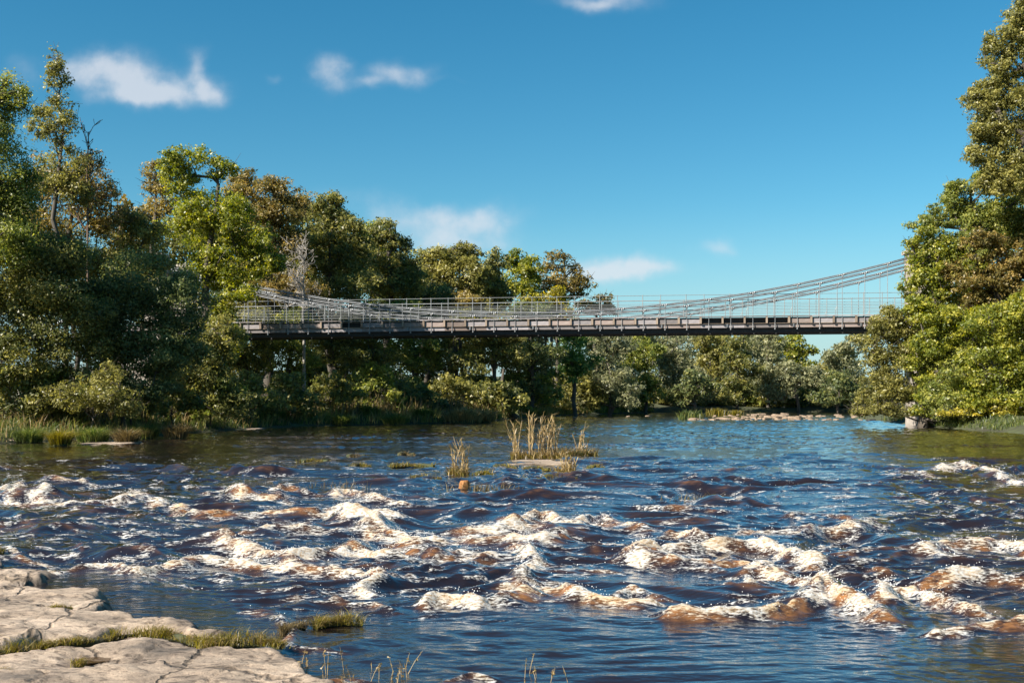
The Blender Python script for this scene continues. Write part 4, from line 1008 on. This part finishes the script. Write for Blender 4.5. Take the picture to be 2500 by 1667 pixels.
def bank_cover():
    rng = np.random.default_rng(77)
    lb = np.array([wpt(*p) for p in [(-200, 1098), (-20, 1086), (100, 1079), (300, 1070), (470, 1058), (600, 1049), (720, 1042), (1000, 1036), (1180, 1031), (1215, 1027), (1300, 1018), (1450, 1011), (1600, 1007.5)]])
    seg = np.diff(lb, axis=0); L = np.linalg.norm(seg, axis=1); cum = np.concatenate([[0], np.cumsum(L)])
    def along(n, lo, hi, s0=0.0, s1=1.0):
        s = rng.uniform(s0, s1, n)*cum[-1]; i = np.clip(np.searchsorted(cum, s)-1, 0, len(L)-1); t = (s-cum[i])/L[i]
        p = lb[i]+seg[i]*t[:, None]; nn = np.stack([-seg[i][:, 1], seg[i][:, 0]], -1)/L[i][:, None]
        d = rng.uniform(lo, hi, n); return p+nn*d[:, None], s/cum[-1]
    n = 26000
    p, s = along(n, 0.15, 5.5); patch = samp(F_LOW, p[:, 0]*3, p[:, 1]*3)
    z = ground_z(p[:, 0], p[:, 1])
    h = np.clip(rng.normal(.42, .14, n)*(1+.35*patch), .12, 1.0); w = rng.uniform(.025, .05, n)*(p[:, 1]/60)
    o = blades('bank_grass', np.column_stack([p, z-.03]), h, w, 'grass', rng, .42, tint=np.clip(.5+.22*patch+rng.normal(0, .17, n), 0, 1))
    tag(o, 'rough green grass along the edge of the left bank', 'grass', kind='stuff')
    n = 11000
    p, s = along(n, 1.8, 8.0, .12, .80); patch = samp(F_LOW, p[:, 0]*4+9, p[:, 1]*4)
    k = patch > -.5; p = p[k]; n = len(p)
    z = ground_z(p[:, 0], p[:, 1]); h = np.clip(rng.normal(1.0, .35, n), .3, 2.0); w = rng.uniform(.03, .055, n)*(p[:, 1]/60)
    o = blades('bank_herbs', np.column_stack([p, z-.03]), h, w, 'herb', rng, .16)
    tag(o, 'brown autumn herbs and nettles standing behind the bank grass', 'herbs', kind='stuff')
    n = 7000
    p, s = along(n, 0.1, 3.6, .0, .86); k = samp(F_LOW, p[:, 0]*5+2, p[:, 1]*5) > -.2; p = p[k]; n = len(p)
    z = ground_z(p[:, 0], p[:, 1]); h = np.clip(rng.normal(.55, .2, n), .15, 1.2); w = rng.uniform(.02, .04, n)*(p[:, 1]/60)
    tag(blades('bank_straw', np.column_stack([p, z-.03]), h, w, 'reed', rng, .35), 'pale straw grass along the waterline of the left bank', 'grass', kind='stuff')
    # right bank fringe
    rb = np.array([(25.7, 60), (25.3, 65.5), (25.1, 68.5), (26.1, 74), (27.1, 84)]); i = rng.integers(0, 4, 2500); t = rng.random(2500)
    p = rb[i]*(1-t[:, None])+rb[i+1]*t[:, None]+np.column_stack([rng.uniform(.1, 3, 2500), np.zeros(2500)])
    z = ground_z(p[:, 0], p[:, 1]); o = blades('bank_grass', np.column_stack([p, z-.03]), rng.uniform(.12, .38, 2500), np.full(2500, .04), 'grass', rng, .45)
    tag(o, 'dry grass under the bushes of the right bank', 'grass', kind='stuff')
    # tussocks hanging over the water
    tus = [(60,1078,30,'grassy tussock at the left edge of the bank beside the pale flat stone','grass'),(135,1085,24,'low mossy green tussock in front of the pale flat stone','moss'),(215,1078,34,'wide grassy tussock left of the broken branch','grass'),
           (300,1080,26,'ginger brown tussock at the water below the broken branch','herb'),(345,1068,30,'dark overhanging tussock right of the ginger one','grass'),(420,1068,26,'tussock with straw blades between the dark one and the mud shelf','herb'),
           (655,1038,36,'large drooping tussock on the mud shelf below the bridge','grass'),(830,1036,20,'small tussock right of the large drooping one','grass'),(890,1032,34,'wide green tussock in the middle of the grassy shore','grass'),
           (962,1034,26,'round tussock beside the wide green one','grass'),(1030,1030,26,'pale green tussock near the end of the grassy shore','grass'),(1130,1030,44,'straw coloured tall grass tussock at the tip of the grassy shore','reed'),(1180,1028,26,'straw grass clump at the very tip of the grassy shore','reed')]
    for x, y, rp, lab, mt in tus:
        c = wpt(x, y+4); Y = c[1]; r = rp/F*Y
        n = int(260+16*rp)
        a = rng.uniform(0, 6.28, n); q = r*np.sqrt(rng.random(n))
        zz = max(float(ground_z(c[0], c[1]+.6)), .04)
        dome = np.sqrt(np.clip(1-(q/r)**2, 0, 1))*r*.35
        base = np.column_stack([np.cos(a)*q, np.sin(a)*q*.8, dome-.05])
        ln = np.column_stack([np.cos(a)*q/r*.75, np.sin(a)*q/r*.75, np.zeros(n)])+rng.normal(0, .15, (n, 3))*[1, 1, 0]
        h = rng.uniform(.3, .65, n)*(1.35 if mt == 'reed' else 1); w = rng.uniform(.022, .04, n)*Y/60
        v, q4, t3 = blade_mesh(base, h, w, ln, rng, 1.1)
        ti = np.clip(rng.normal(.5, .2, n), 0, 1)
        root = obj('tussock', build_mesh('tussock', v, [q4, t3], {'tint': ('FACE', np.concatenate([ti, ti]))}), MAT[mt])
        root.location = (c[0], c[1]+.5, zz)
        tag(root, lab, 'tussock', 'tussocks along the left shore')
        # earth core under the blades
        mb = MB(); mb.sphere((0, 0, -.05), r*.72, 10, 7); cm = mb.mesh('root_ball', smooth=True)
        obj('root_ball', cm, MAT['ground'], root, scale=(1, .8, .55))
bank_cover()

# ------------------------------------------------------------------ rocks
def lump(seed, sx=1, sy=1, sz=1, flat=.5, nu=9, nv=6, amp=.18):
    r = np.random.default_rng(seed); mb = MB(); mb.sphere((0, 0, 0), 1, nu, nv)
    v = mb.v[0]; d = v.copy()
    k = 1+amp*np.sin(2.3*d[:, 0]+r.uniform(0, 6)+1.7*d[:, 2])+amp*.8*np.sin(3.1*d[:, 1]+r.uniform(0, 6)+2*d[:, 0])+r.normal(0, amp*.45, len(v))
    v = v*k[:, None]; p = .62
    v = np.sign(v)*np.abs(v)**p
    v[:, 2] = np.where(v[:, 2] > 0, np.minimum(v[:, 2], flat+.12*v[:, 0]), v[:, 2])
    mb.v[0] = v*[sx, sy, sz]
    return mb.mesh('stone')
def stones():
    rng = np.random.default_rng(9)
    vs = [lump(i, flat=.75) for i in range(7)]
    g = 'stones of the low bar in the far river'
    spots = []
    for i in range(95):
        x = rng.uniform(1690, 1985); top = np.interp(x, [1680, 1720, 1800, 1860, 1985], [1022, 1017, 1012, 1012, 1015]); bot = 1026
        spots.append((x, rng.uniform(top, bot), rng.uniform(2.5, 10)*rng.uniform(.6, 1)))
    for i in range(26): spots.append((rng.uniform(1985, 2230), rng.uniform(1013, 1027), rng.uniform(4, 9)))
    for i in range(10): spots.append((rng.uniform(1300, 1650), rng.uniform(1013, 1019), rng.uniform(3, 6)))
    for i, (x, y, r) in enumerate(spots):
        c = wpt(x, y); s = r/F*c[1]
        if -float(poly_sdf(c[0], c[1], RIV)) > 0: continue
        k = rng.uniform(.35, .6)
        o = obj('stone', vs[i % 7], MAT['bar_stone'], None, (c[0], c[1], s*k*.18), (rng.uniform(-.1, .1), rng.uniform(-.1, .1), rng.uniform(0, 6.28)), (s*rng.uniform(.9, 1.5), s*rng.uniform(.8, 1.3), s*k))
        lab = 'tan stone of the low stone bar in the far river' if x < 1985 and x > 1680 else ('small stone breaking the water between the stone bar and the right bank' if x >= 1985 else 'small stone at the foot of the far left wood')
        gg = g if 1680 < x < 1985 else ('scattered stones near the right bank' if x >= 1985 else 'scattered stones below the left wood')
        tag(o, lab, 'stone', gg)
    for x, y, w_, lab, rz in [(1905,1019,16,'long pale slanting slab at the right end of the stone bar',-.25),(1940,1023,13,'second slanting slab, lower right of the long one',-.35),(1917,1012,8,'rounded grey boulder behind the slanting slabs',0),(1858,1013,9,'squarish boulder at the top of the stone bar',.1),(2128,1027,9,'dark rock standing in the water left of the right bank',0)]:
        c = wpt(x, y); s = w_/F*c[1]
        o = obj('boulder', vs[int(x) % 7], MAT['girder'] if 'dark' in lab else MAT['bar_stone'], None, (c[0], c[1], s*.12), (0, .12 if 'slab' in lab else 0, rz), (s*1.25, s*.7, s*.45)); tag(o, lab, 'stone')
    # orange stone in the rapids
    c = wpt(1131, 1198); s = 13/F*c[1]
    o = obj('stone', lump(31, flat=.9, nu=14, nv=9, amp=.2), MAT['orange_stone'], None, (c[0], c[1], float(zlevel(c[1]))+s*.75), (0, .15, .4), (s*.85, s*.7, s*1.35)); tag(o, 'upright rusty orange stone standing in the rapids', 'stone')
    # pale flat stone on the left shore
    c = wpt(20, 1080); o = obj('stone', lump(33, flat=.6), MAT['sandstone'], None, (c[0], c[1], .05), (0, 0, .1), (.9, .5, .22)); tag(o, 'pale flat stone at the foot of the left bank by the photo edge', 'stone')
    # mud and slab shelves at the left shore below the bridge
    for x0, x1, y, lab in [(560,640,1048,'grey flat shore slab left of the large drooping tussock'),(720,800,1040,'grey flat shore slab right of the large drooping tussock'),(985,1110,1033,'tan flat shore slab near the end of the grassy shore'),(190,330,1084,'thin wet shore slab under the left tussocks')]:
        a = wpt(x0, y); b = wpt(x1, y); cx = (a+b)/2; s = np.linalg.norm(b-a)/2
        o = obj('shore_slab', lump(int(x0), flat=.55, nu=16, nv=8, amp=.12), MAT['sandstone'], None, (cx[0], cx[1]+.6, -.07), (0, 0, math.atan2(b[1]-a[1], b[0]-a[0])), (s, 1.3, .22)); tag(o, lab, 'rock')
stones()

F_R1 = fft_field(512, .5, 2.2, 17.0, 21); F_R2 = fft_field(512, .12, .4, 7.0, 22); F_R3 = fft_field(512, .05, .12, 3.1, 23)
def slab(name, label, pts, ztop, res, drop=.35, edge=.22, und=.010, hollow=None, tilt=(0, 0)):
    P = np.array([wpt(x, y, .10) for x, y in pts])
    x0, y0 = P.min(0)-.15; x1, y1 = P.max(0)+.15
    gx = np.arange(x0, x1, res); gy = np.arange(y0, y1, res)
    X, Y = np.meshgrid(gx, gy)
    Xw = X+.07*samp(F_R1, X+3, Y)+.008*samp(F_R2, X, Y); Yw = Y+.07*samp(F_R1, X, Y+5)+.008*samp(F_R2, X+2, Y)
    sd = poly_sdf(Xw, Yw, P)
    e = 1-sstep(-.10, edge, sd)
    Z = ztop+tilt[0]*(X-P[:, 0].mean())+tilt[1]*(Y-P[:, 1].mean())+und*samp(F_R1, X, Y)+.0025*samp(F_R2, X, Y*1.4)-.003*np.abs(samp(F_R3, X, Y))-drop*e**1.4-.012*np.clip(samp(F_R2, X*.6+1, Y*.9)-1.2, 0, 1)
    # bedding steps and joints
    st = samp(F_R1, X*.55+7, Y*.9+3)*1.2+.35*samp(F_R2, X*.5, Y*.5); fr = st-np.floor(st)
    Z += .016*(np.floor(st)+sstep(.86, .97, fr))-.008
    jt = np.abs(samp(F_R1, X*.42+11, Y*.42+2)); Z -= .035*np.exp(-(jt/.022)**2)
    if hollow is not None:
        hx, hy, ra, rb_, dp = hollow
        q = ((X-hx)/ra)**2+((Y-hy)/rb_)**2; Z -= dp*np.exp(-q*1.2)
    keep = sd > -.14
    wl = zlevel(Y)
    wet = np.clip(1-(Z-wl-.03)/.05, 0, 1)
    idx = -np.ones(X.shape, int); idx[keep] = np.arange(keep.sum())
    a, b, c, d = idx[:-1, :-1], idx[:-1, 1:], idx[1:, 1:], idx[1:, :-1]
    ok = (a >= 0) & (b >= 0) & (c >= 0) & (d >= 0)
    q = np.stack([a[ok], b[ok], c[ok], d[ok]], -1)
    v = np.stack([X[keep], Y[keep], Z[keep]], -1)
    o = obj(name, build_mesh(name, v, [q], {'wet': ('POINT', wet[keep])}, smooth=True), MAT['sandstone'])
    tag(o, label, 'rock', 'sandstone slabs of the near shore')
    return lambda x, y: ztop+tilt[0]*(x-P[:, 0].mean())+tilt[1]*(y-P[:, 1].mean())+und*float(samp(F_R1, x, y))
hp = wpt(235, 1600, .1)
ZF = slab('rock_slab', 'pale sandstone slab in the lower left corner, below the grassy crack',
     [(-500,1640),(-200,1618),(-20,1602),(64,1592),(215,1572),(320,1556),(430,1560),(500,1580),(600,1578),(690,1574),(735,1600),(790,1632),(850,1680),(930,1790),(1000,1960),(900,2200),(-1200,2200),(-1200,1700)], -.52, .03,
     hollow=(hp[0], hp[1], .26, .22, .075))
ZM = slab('rock_slab', 'pale sandstone slab between the grassy crack and the shallow water',
     [(-600,1440),(-20,1424),(160,1426),(262,1446),(272,1472),(200,1487),(300,1490),(380,1508),(470,1526),(530,1544),(600,1560),(500,1568),(430,1547),(320,1543),(215,1556),(64,1577),(-20,1588),(-300,1615),(-700,1640)], -.47, .03, edge=.2)
ZB = slab('rock_slab', 'dark edged sandstone slab at the left edge, farthest of the near slabs',
     [(-500,1350),(-60,1352),(10,1362),(60,1382),(150,1402),(80,1414),(-20,1416),(-300,1420)], -.45, .03, edge=.14, drop=.34)
# submerged shelf that shows through the shallows
def puddle():
    c = hp; n = 28; a = np.arange(n)/n*2*np.pi
    r = 1+.12*np.sin(2*a+1)+.08*np.sin(3*a)
    v = np.column_stack([c[0]+.20*r*np.cos(a), c[1]+.17*r*np.sin(a), np.full(n, ZF(*c)-.052)])
    v = np.vstack([v, [c[0], c[1], v[0, 2]]]); f = [(n, i, (i+1) % n) for i in range(n)]
    o = obj('puddle', build_mesh('puddle', v, [np.array(f)]), MAT['puddle']); tag(o, 'small brown puddle on the near sandstone slab', 'puddle')
puddle()

def crack_grass():
    rng = np.random.default_rng(5)
    def strip(name, lab, pts, n, hmin, hmax, wid, zf, mat='moss', kind='stuff', cat='grass', wmax=.011):
        P = np.array([wpt(x, y, .1) for x, y in pts]); sg = np.diff(P, axis=0); L = np.linalg.norm(sg, axis=1); cum = np.concatenate([[0], np.cumsum(L)])
        s = rng.uniform(0, cum[-1], n); i = np.clip(np.searchsorted(cum, s)-1, 0, len(L)-1); t = (s-cum[i])/L[i]
        dens = 0.12+0.88*np.clip(.45+.45*np.sin(s*8+2*np.sin(s*2.3))+.35*np.sin(s*19+1), 0, 1)
        k = rng.random(n) < dens; i, t, s = i[k], t[k], s[k]; n = len(s)
        p = P[i]+sg[i]*t[:, None]+np.column_stack([rng.normal(0, wid*.6, n), rng.normal(0, wid, n)])
        z = np.array([zf(*q) for q in p]) if callable(zf) else np.full(n, zf)
        hh = rng.uniform(hmin*.5, hmax, n)*(1+.4*np.sin(s*5)+.35*np.sin(s*13+2))*.75+.015
        base = np.column_stack([p, z-.05])
        o = blades(name, base, hh, rng.uniform(.004, wmax, n), mat, rng, .6, curl=.9)
        tag(o, lab, cat, kind=kind if kind else None)
        kk = rng.random(n) < .45
        if kk.sum() > 5: blades('straw', base[kk]+[.01, 0, .01], hh[kk]*rng.uniform(.6, 1.25, kk.sum()), rng.uniform(.003, wmax*.8, kk.sum()), 'reed' if mat == 'moss' else 'herb', rng, .8, parent=o, curl=1.1)
        # a mossy earth roll under the blades
        m = 60; ss = np.linspace(0, cum[-1], m); ii = np.clip(np.searchsorted(cum, ss)-1, 0, len(L)-1); tt = (ss-cum[ii])/L[ii]
        q = P[ii]+sg[ii]*tt[:, None]; zq = np.array([zf(*a) for a in q]) if callable(zf) else np.full(m, zf)
        mb = MB(); mb.tube(np.column_stack([q, zq-.05+.012*np.sin(ss*9)]), np.clip(wid*(.65+.35*np.sin(ss*6+1)), .008, 1), 7)
        obj('turf', mb.mesh('turf', smooth=True), MAT['ground'], o)
        return o
    strip('crack_grass', 'yellow green grass growing in the long crack across the near slabs', [(-60,1604),(10,1596),(64,1589),(140,1578),(215,1565),(270,1556),(320,1549),(380,1550),(430,1556),(470,1566),(500,1572)], 3600, .05, .15, .045, ZF)
    strip('crack_grass', 'bushy grass tuft at the right end of the slab crack', [(490,1578),(540,1574),(600,1574),(650,1572),(690,1576)], 1500, .07, .20, .06, ZF)
    strip('crack_grass', 'small moss tuft in the middle of the farther pale slab', [(122,1497),(150,1495),(175,1492)], 260, .03, .09, .025, ZM)
    strip('crack_grass', 'tiny grass tuft below the puddle', [(180,1623),(205,1622)], 150, .03, .09, .02, ZF)
    strip('crack_grass', 'dark moss line in the bottom left corner slab', [(0,1640),(25,1652),(45,1668)], 260, .02, .05, .02, ZF)
    wz = lambda x, y: float(zlevel(y))+.06
    strip('turf_clump', 'green turf clump washed by the shallow rapids right of the slabs', [(770,1512),(800,1506),(840,1502),(885,1504)], 1300, .06, .16, .05, wz, kind=None, cat='grass')
    strip('turf_clump', 'dark reddish turf clump left of the green washed clump', [(690,1528),(720,1518),(742,1512)], 700, .05, .15, .05, wz, mat='herb', kind=None, cat='grass')
    strip('turf_clump', 'small turf tuft at the left photo edge above the dark slab', [(-30,1338),(10,1335)], 400, .06, .15, .06, wz, kind=None, cat='grass')
    # mid river turf islets
    isl = [(735,800,1121,'leftmost bright green turf islet of the mid river'),(860,900,1131,'small low turf islet between the leftmost and the long one'),(955,1060,1131,'long turf islet left of the slim reed clump'),
           (850,890,1108,'rusty turf islet at the back, upper left'),(975,1010,1104,'rusty turf islet at the back, left of the reeds'),(1005,1070,1160,'low turf islet just left of the slim reed clump'),
           (1210,1260,1134,'mossy islet at the left end of the bare rock'),(1285,1340,1139,'mossy islet in front of the bare rock'),(1230,1330,1165,'front turf islet below the bare rock'),(1330,1400,1158,'front turf islet below the tall reeds'),
           (1440,1475,1135,'small green islet right of the reeds'),(1165,1200,1150,'tiny turf islet right of the slim reed clump')]
    for i, (x0, x1, y, lab) in enumerate(isl):
        c = wpt((x0+x1)/2, y); Y = c[1]
        n = int(9*(x1-x0)); ww = (x1-x0)/F*Y
        strip('turf_islet', lab, [(x0, y), ((x0+x1)/2, y-2), (x1, y)], max(n, 320), .06, .16, .10, lambda x, y: float(zlevel(y))+.05, mat='herb' if 'rusty' in lab else 'moss', kind=None, cat='turf', wmax=.03)
    # twigs / dead stems
    for i, (x, y, lab, n) in enumerate([(830,1190,'thin dark weed stems in the water left of the orange stone',60),(1180,1198,'dark weed tuft trailing right of the orange stone',220),(1720,1222,'small weed tuft on a drowned rock right of the middle',120)]):
        c = wpt(x, y); b = np.column_stack([c[0]+rng.normal(0, .4, n), c[1]+rng.normal(0, .12, n), np.full(n, float(zlevel(c[1]))-.02)])
        o = blades('weed_tuft', b, rng.uniform(.08, .28, n), np.full(n, .014), 'herb', rng, .5); tag(o, lab, 'weed', kind='stuff')
    # bare rock under the reeds
    c = wpt(1320, 1128); o = obj('rock_slab', lump(71, flat=.5, nu=20, nv=10, amp=.08), MAT['sandstone'], None, (c[0], c[1], float(zlevel(c[1]))-.045), (0, 0, .05), (1.2, 1.1, .13)); tag(o, 'bare flat rock in mid river in front of the tall reeds', 'rock')
crack_grass()

def reeds():
    rng = np.random.default_rng(15)
    def clump(lab, x0, x1, y, top, n_stem, n_low):
        a = wpt(x0, y); b = wpt(x1, y); c = (a+b)/2; Y = c[1]; zw = float(zlevel(Y))
        root = empty('reed_clump', (c[0], c[1], zw)); tag(root, lab, 'reeds', 'reed clumps in mid river')
        hw = (b[0]-a[0])/2; H = (y-top)/F*Y
        mb = MB(); leaf_b, leaf_h, leaf_l = [], [], []
        cl = rng.uniform(-.9, .9, max(3, n_stem//6))
        for i in range(n_stem):
            x = hw*np.clip(cl[i % len(cl)]+rng.normal(0, .09), -1, 1); yy = rng.normal(0, .16); h = H*rng.uniform(.45, 1.0)*(1-.25*abs(x/hw))
            ln = rng.normal(0, .13, 2)
            p0 = np.array([x, yy, -.05]); p1 = np.array([x+ln[0]*h*.5, yy+ln[1]*h*.5, h*.55]); p2 = np.array([x+ln[0]*h*1.3, yy+ln[1]*h, h])
            mb.tube([p0, p1, p2], [.011, .010, .006], 4, cap=False)
            for k in range(9):
                t = rng.uniform(.25, 1.0); q = p0+(p2-p0)*t
                leaf_b.append(q); leaf_h.append(rng.uniform(.10, .26)*H/1.2+.05); leaf_l.append(rng.normal(0, .7, 3)*[1, 1, 0])
        st = obj('stems', mb.mesh('stems'), MAT['reed_stem'], root)
        nlf = len(leaf_b)
        nb = np.column_stack([rng.uniform(-hw, hw, n_low)*1.05, rng.normal(0, .2, n_low), np.full(n_low, -.04)])
        base = np.vstack([np.array(leaf_b), nb]); h = np.concatenate([leaf_h, rng.uniform(.15, .45, n_low)])
        lean = np.vstack([np.array(leaf_l), rng.normal(0, .4, (n_low, 3))*[1, 1, 0]])
        v, q, t3 = blade_mesh(base, h, np.concatenate([np.full(nlf, .022), rng.uniform(.016, .03, n_low)]), lean, rng, 1.0)
        ti = np.clip(np.concatenate([rng.normal(.55, .2, nlf), rng.normal(.35, .25, n_low)]), 0, 1)
        obj('leaves', build_mesh('leaves', v, [q, t3], {'tint': ('FACE', np.concatenate([ti, ti]))}), MAT['reed'], root)
        # green undergrowth
        n2 = n_low; base = np.column_stack([rng.uniform(-hw, hw, n2)*1.1, rng.normal(0, .2, n2), np.full(n2, -.04)])
        v, q, t3 = blade_mesh(base, rng.uniform(.08, .28, n2), np.full(n2, .026), rng.normal(0, .5, (n2, 3))*[1, 1, 0], rng, 1.0)
        ti = np.clip(rng.normal(.45, .25, n2), 0, 1)
        obj('undergrowth', build_mesh('undergrowth', v, [q, t3], {'tint': ('FACE', np.concatenate([ti, ti]))}), MAT['moss'], root)
        mb = MB(); mb.tube([(-hw, 0, -.03), (0, .02, .03), (hw, 0, -.03)], [.09, .15, .09], 7); obj('root_mat', mb.mesh('root_mat', smooth=True), MAT['ground'], root)
    clump('tallest tan reed clump standing in mid river', 1252, 1378, 1118, 1000, 34, 620)
    clump('short sparse reeds trailing right of the tallest clump', 1375, 1455, 1112, 1040, 8, 240)
    clump('slim tan reed clump left of the tall reeds in mid river', 1096, 1142, 1158, 1054, 9, 200)
    clump('thin reeds at the right end of the front turf islet', 1355, 1402, 1160, 1098, 13, 180)
MAT['reed_stem'] = simple_mat('reed_stem', [(0.3, (0.24, 0.16, 0.07)), (0.7, (0.42, 0.31, 0.16))], 6, .8, bstr=0)
reeds()

def shore_bits():
    rng = np.random.default_rng(25)
    # dry stalks right at the bottom edge of the picture
    for x0, x1, n, top, lab in [(640, 1010, 30, 1600, 'dry tan grass stalks along the bottom edge by the pale slab'), (1270, 1400, 8, 1590, 'few dry stalks at the bottom edge right of the middle')]:
        Y = 10.75; z0 = -.70; mb = MB(); P = []
        for i in range(n):
            x = (rng.uniform(x0, x1)-1250)/F*Y; y = Y+rng.uniform(-.35, .35); h = rng.uniform(.08, .27)
            ln = rng.normal(0, .22, 2); p = np.array([x, y, z0])
            e = p+[ln[0]*h, ln[1]*h, h]; mb.tube([p, (p+e)/2+[0, 0, .02], e], [.0032, .0028, .0014], 4, cap=False)
            for k in range(4): P.append(p+(e-p)*rng.uniform(.5, 1))
        o = obj('dry_stalks', mb.mesh('dry_stalks'), MAT['reed_stem']); tag(o, lab, 'grass', kind='stuff')
        P = np.array(P); v, q, t = leaf_mesh(P, rng.normal(0, 1, P.shape), rng.uniform(.010, .026, len(P)), np.clip(rng.normal(.4, .2, len(P)), 0, 1), rng, 2.2)
        tag(obj('seed_heads', build_mesh('seed_heads', v, [q], {'tint': ('FACE', t)}), MAT['reed'], o), kind='stuff')
    # broken branch on the left bank
    c = wpt(270, 1066); Y = c[1]+1.2
    mb = MB(); A = px2w(268, 1045, Y); B = px2w(240, 980, Y); C_ = px2w(205, 930, Y); D = px2w(235, 905, Y)
    mb.tube([A-[0, 0, .3], A, (A+B)/2+[.1, 0, 0], B, C_], [.13, .12, .09, .07, .02], 7, cap=False); mb.tube([B, (B+D)/2, D], [.05, .04, .02], 6, cap=False)
    mb.tube([px2w(240, 978, Y), px2w(262, 930, Y), px2w(285, 905, Y)], [.05, .035, .015], 6, cap=False)
    tag(obj('broken_branch', mb.mesh('broken_branch', smooth=True), MAT['bark_pale']), 'broken grey branch leaning over the left bank grass', 'branch')
    # leaning trunk by the bend
    Y = 91; mb = MB(); mb.tube([px2w(1262, 1022, Y), px2w(1245, 1005, Y), px2w(1228, 985, Y), px2w(1222, 950, Y), px2w(1230, 900, Y)], [.3, .2, .16, .13, .1], 8, cap=False)
    tag(obj('leaning_trunk', mb.mesh('leaning_trunk', smooth=True), MAT['bark']), 'curved dark trunk leaning at the water behind the tall reeds', 'trunk')
    # stump of the right bank
    Y = 68.4; b = px2w(2252, 1040, Y); mb = MB()
    mb.tube([b-[0, 0, .4], b+[.05, 0, .35], b+[.0, 0, .9], b+[.15, .2, 2.0], b+[.5, .5, 3.4]], [.38, .27, .22, .18, .14], 12, cap=True)
    for k in range(6): 
        e = b+np.array([rng.uniform(-.3, 1.3), rng.uniform(-.5, .1), rng.uniform(-.1, .7)]); mb.tube([b+[0, 0, .5], (b+e)/2+[.1, -.1, .2], e], [.10, .07, .03], 6, cap=False)
    tag(obj('tree_stump', mb.mesh('tree_stump', smooth=True), MAT['stump']), 'pale thick tree base with roots at the right waterline', 'tree base')
    # plants on the stone bar
    for x, y, h, lab in [(1685, 1024, 30, 'green grass clump at the left end of the stone bar'), (1748, 1012, 20, 'yellow green plant at the back of the stone bar'), (1797, 1012, 14, 'small yellow plant on the crest of the stone bar')]:
        c = wpt(x, y); n = 160; hh = h/F*c[1]
        bs = np.column_stack([c[0]+rng.normal(0, hh*.45, n), c[1]+rng.normal(0, .3, n), np.full(n, 0.0)])
        o = blades('bar_plant', bs, rng.uniform(.5, 1, n)*hh, np.full(n, .07), 'grass' if 'green grass' in lab else 'moss', rng, .35); tag(o, lab, 'plant')
shore_bits()
print('done')
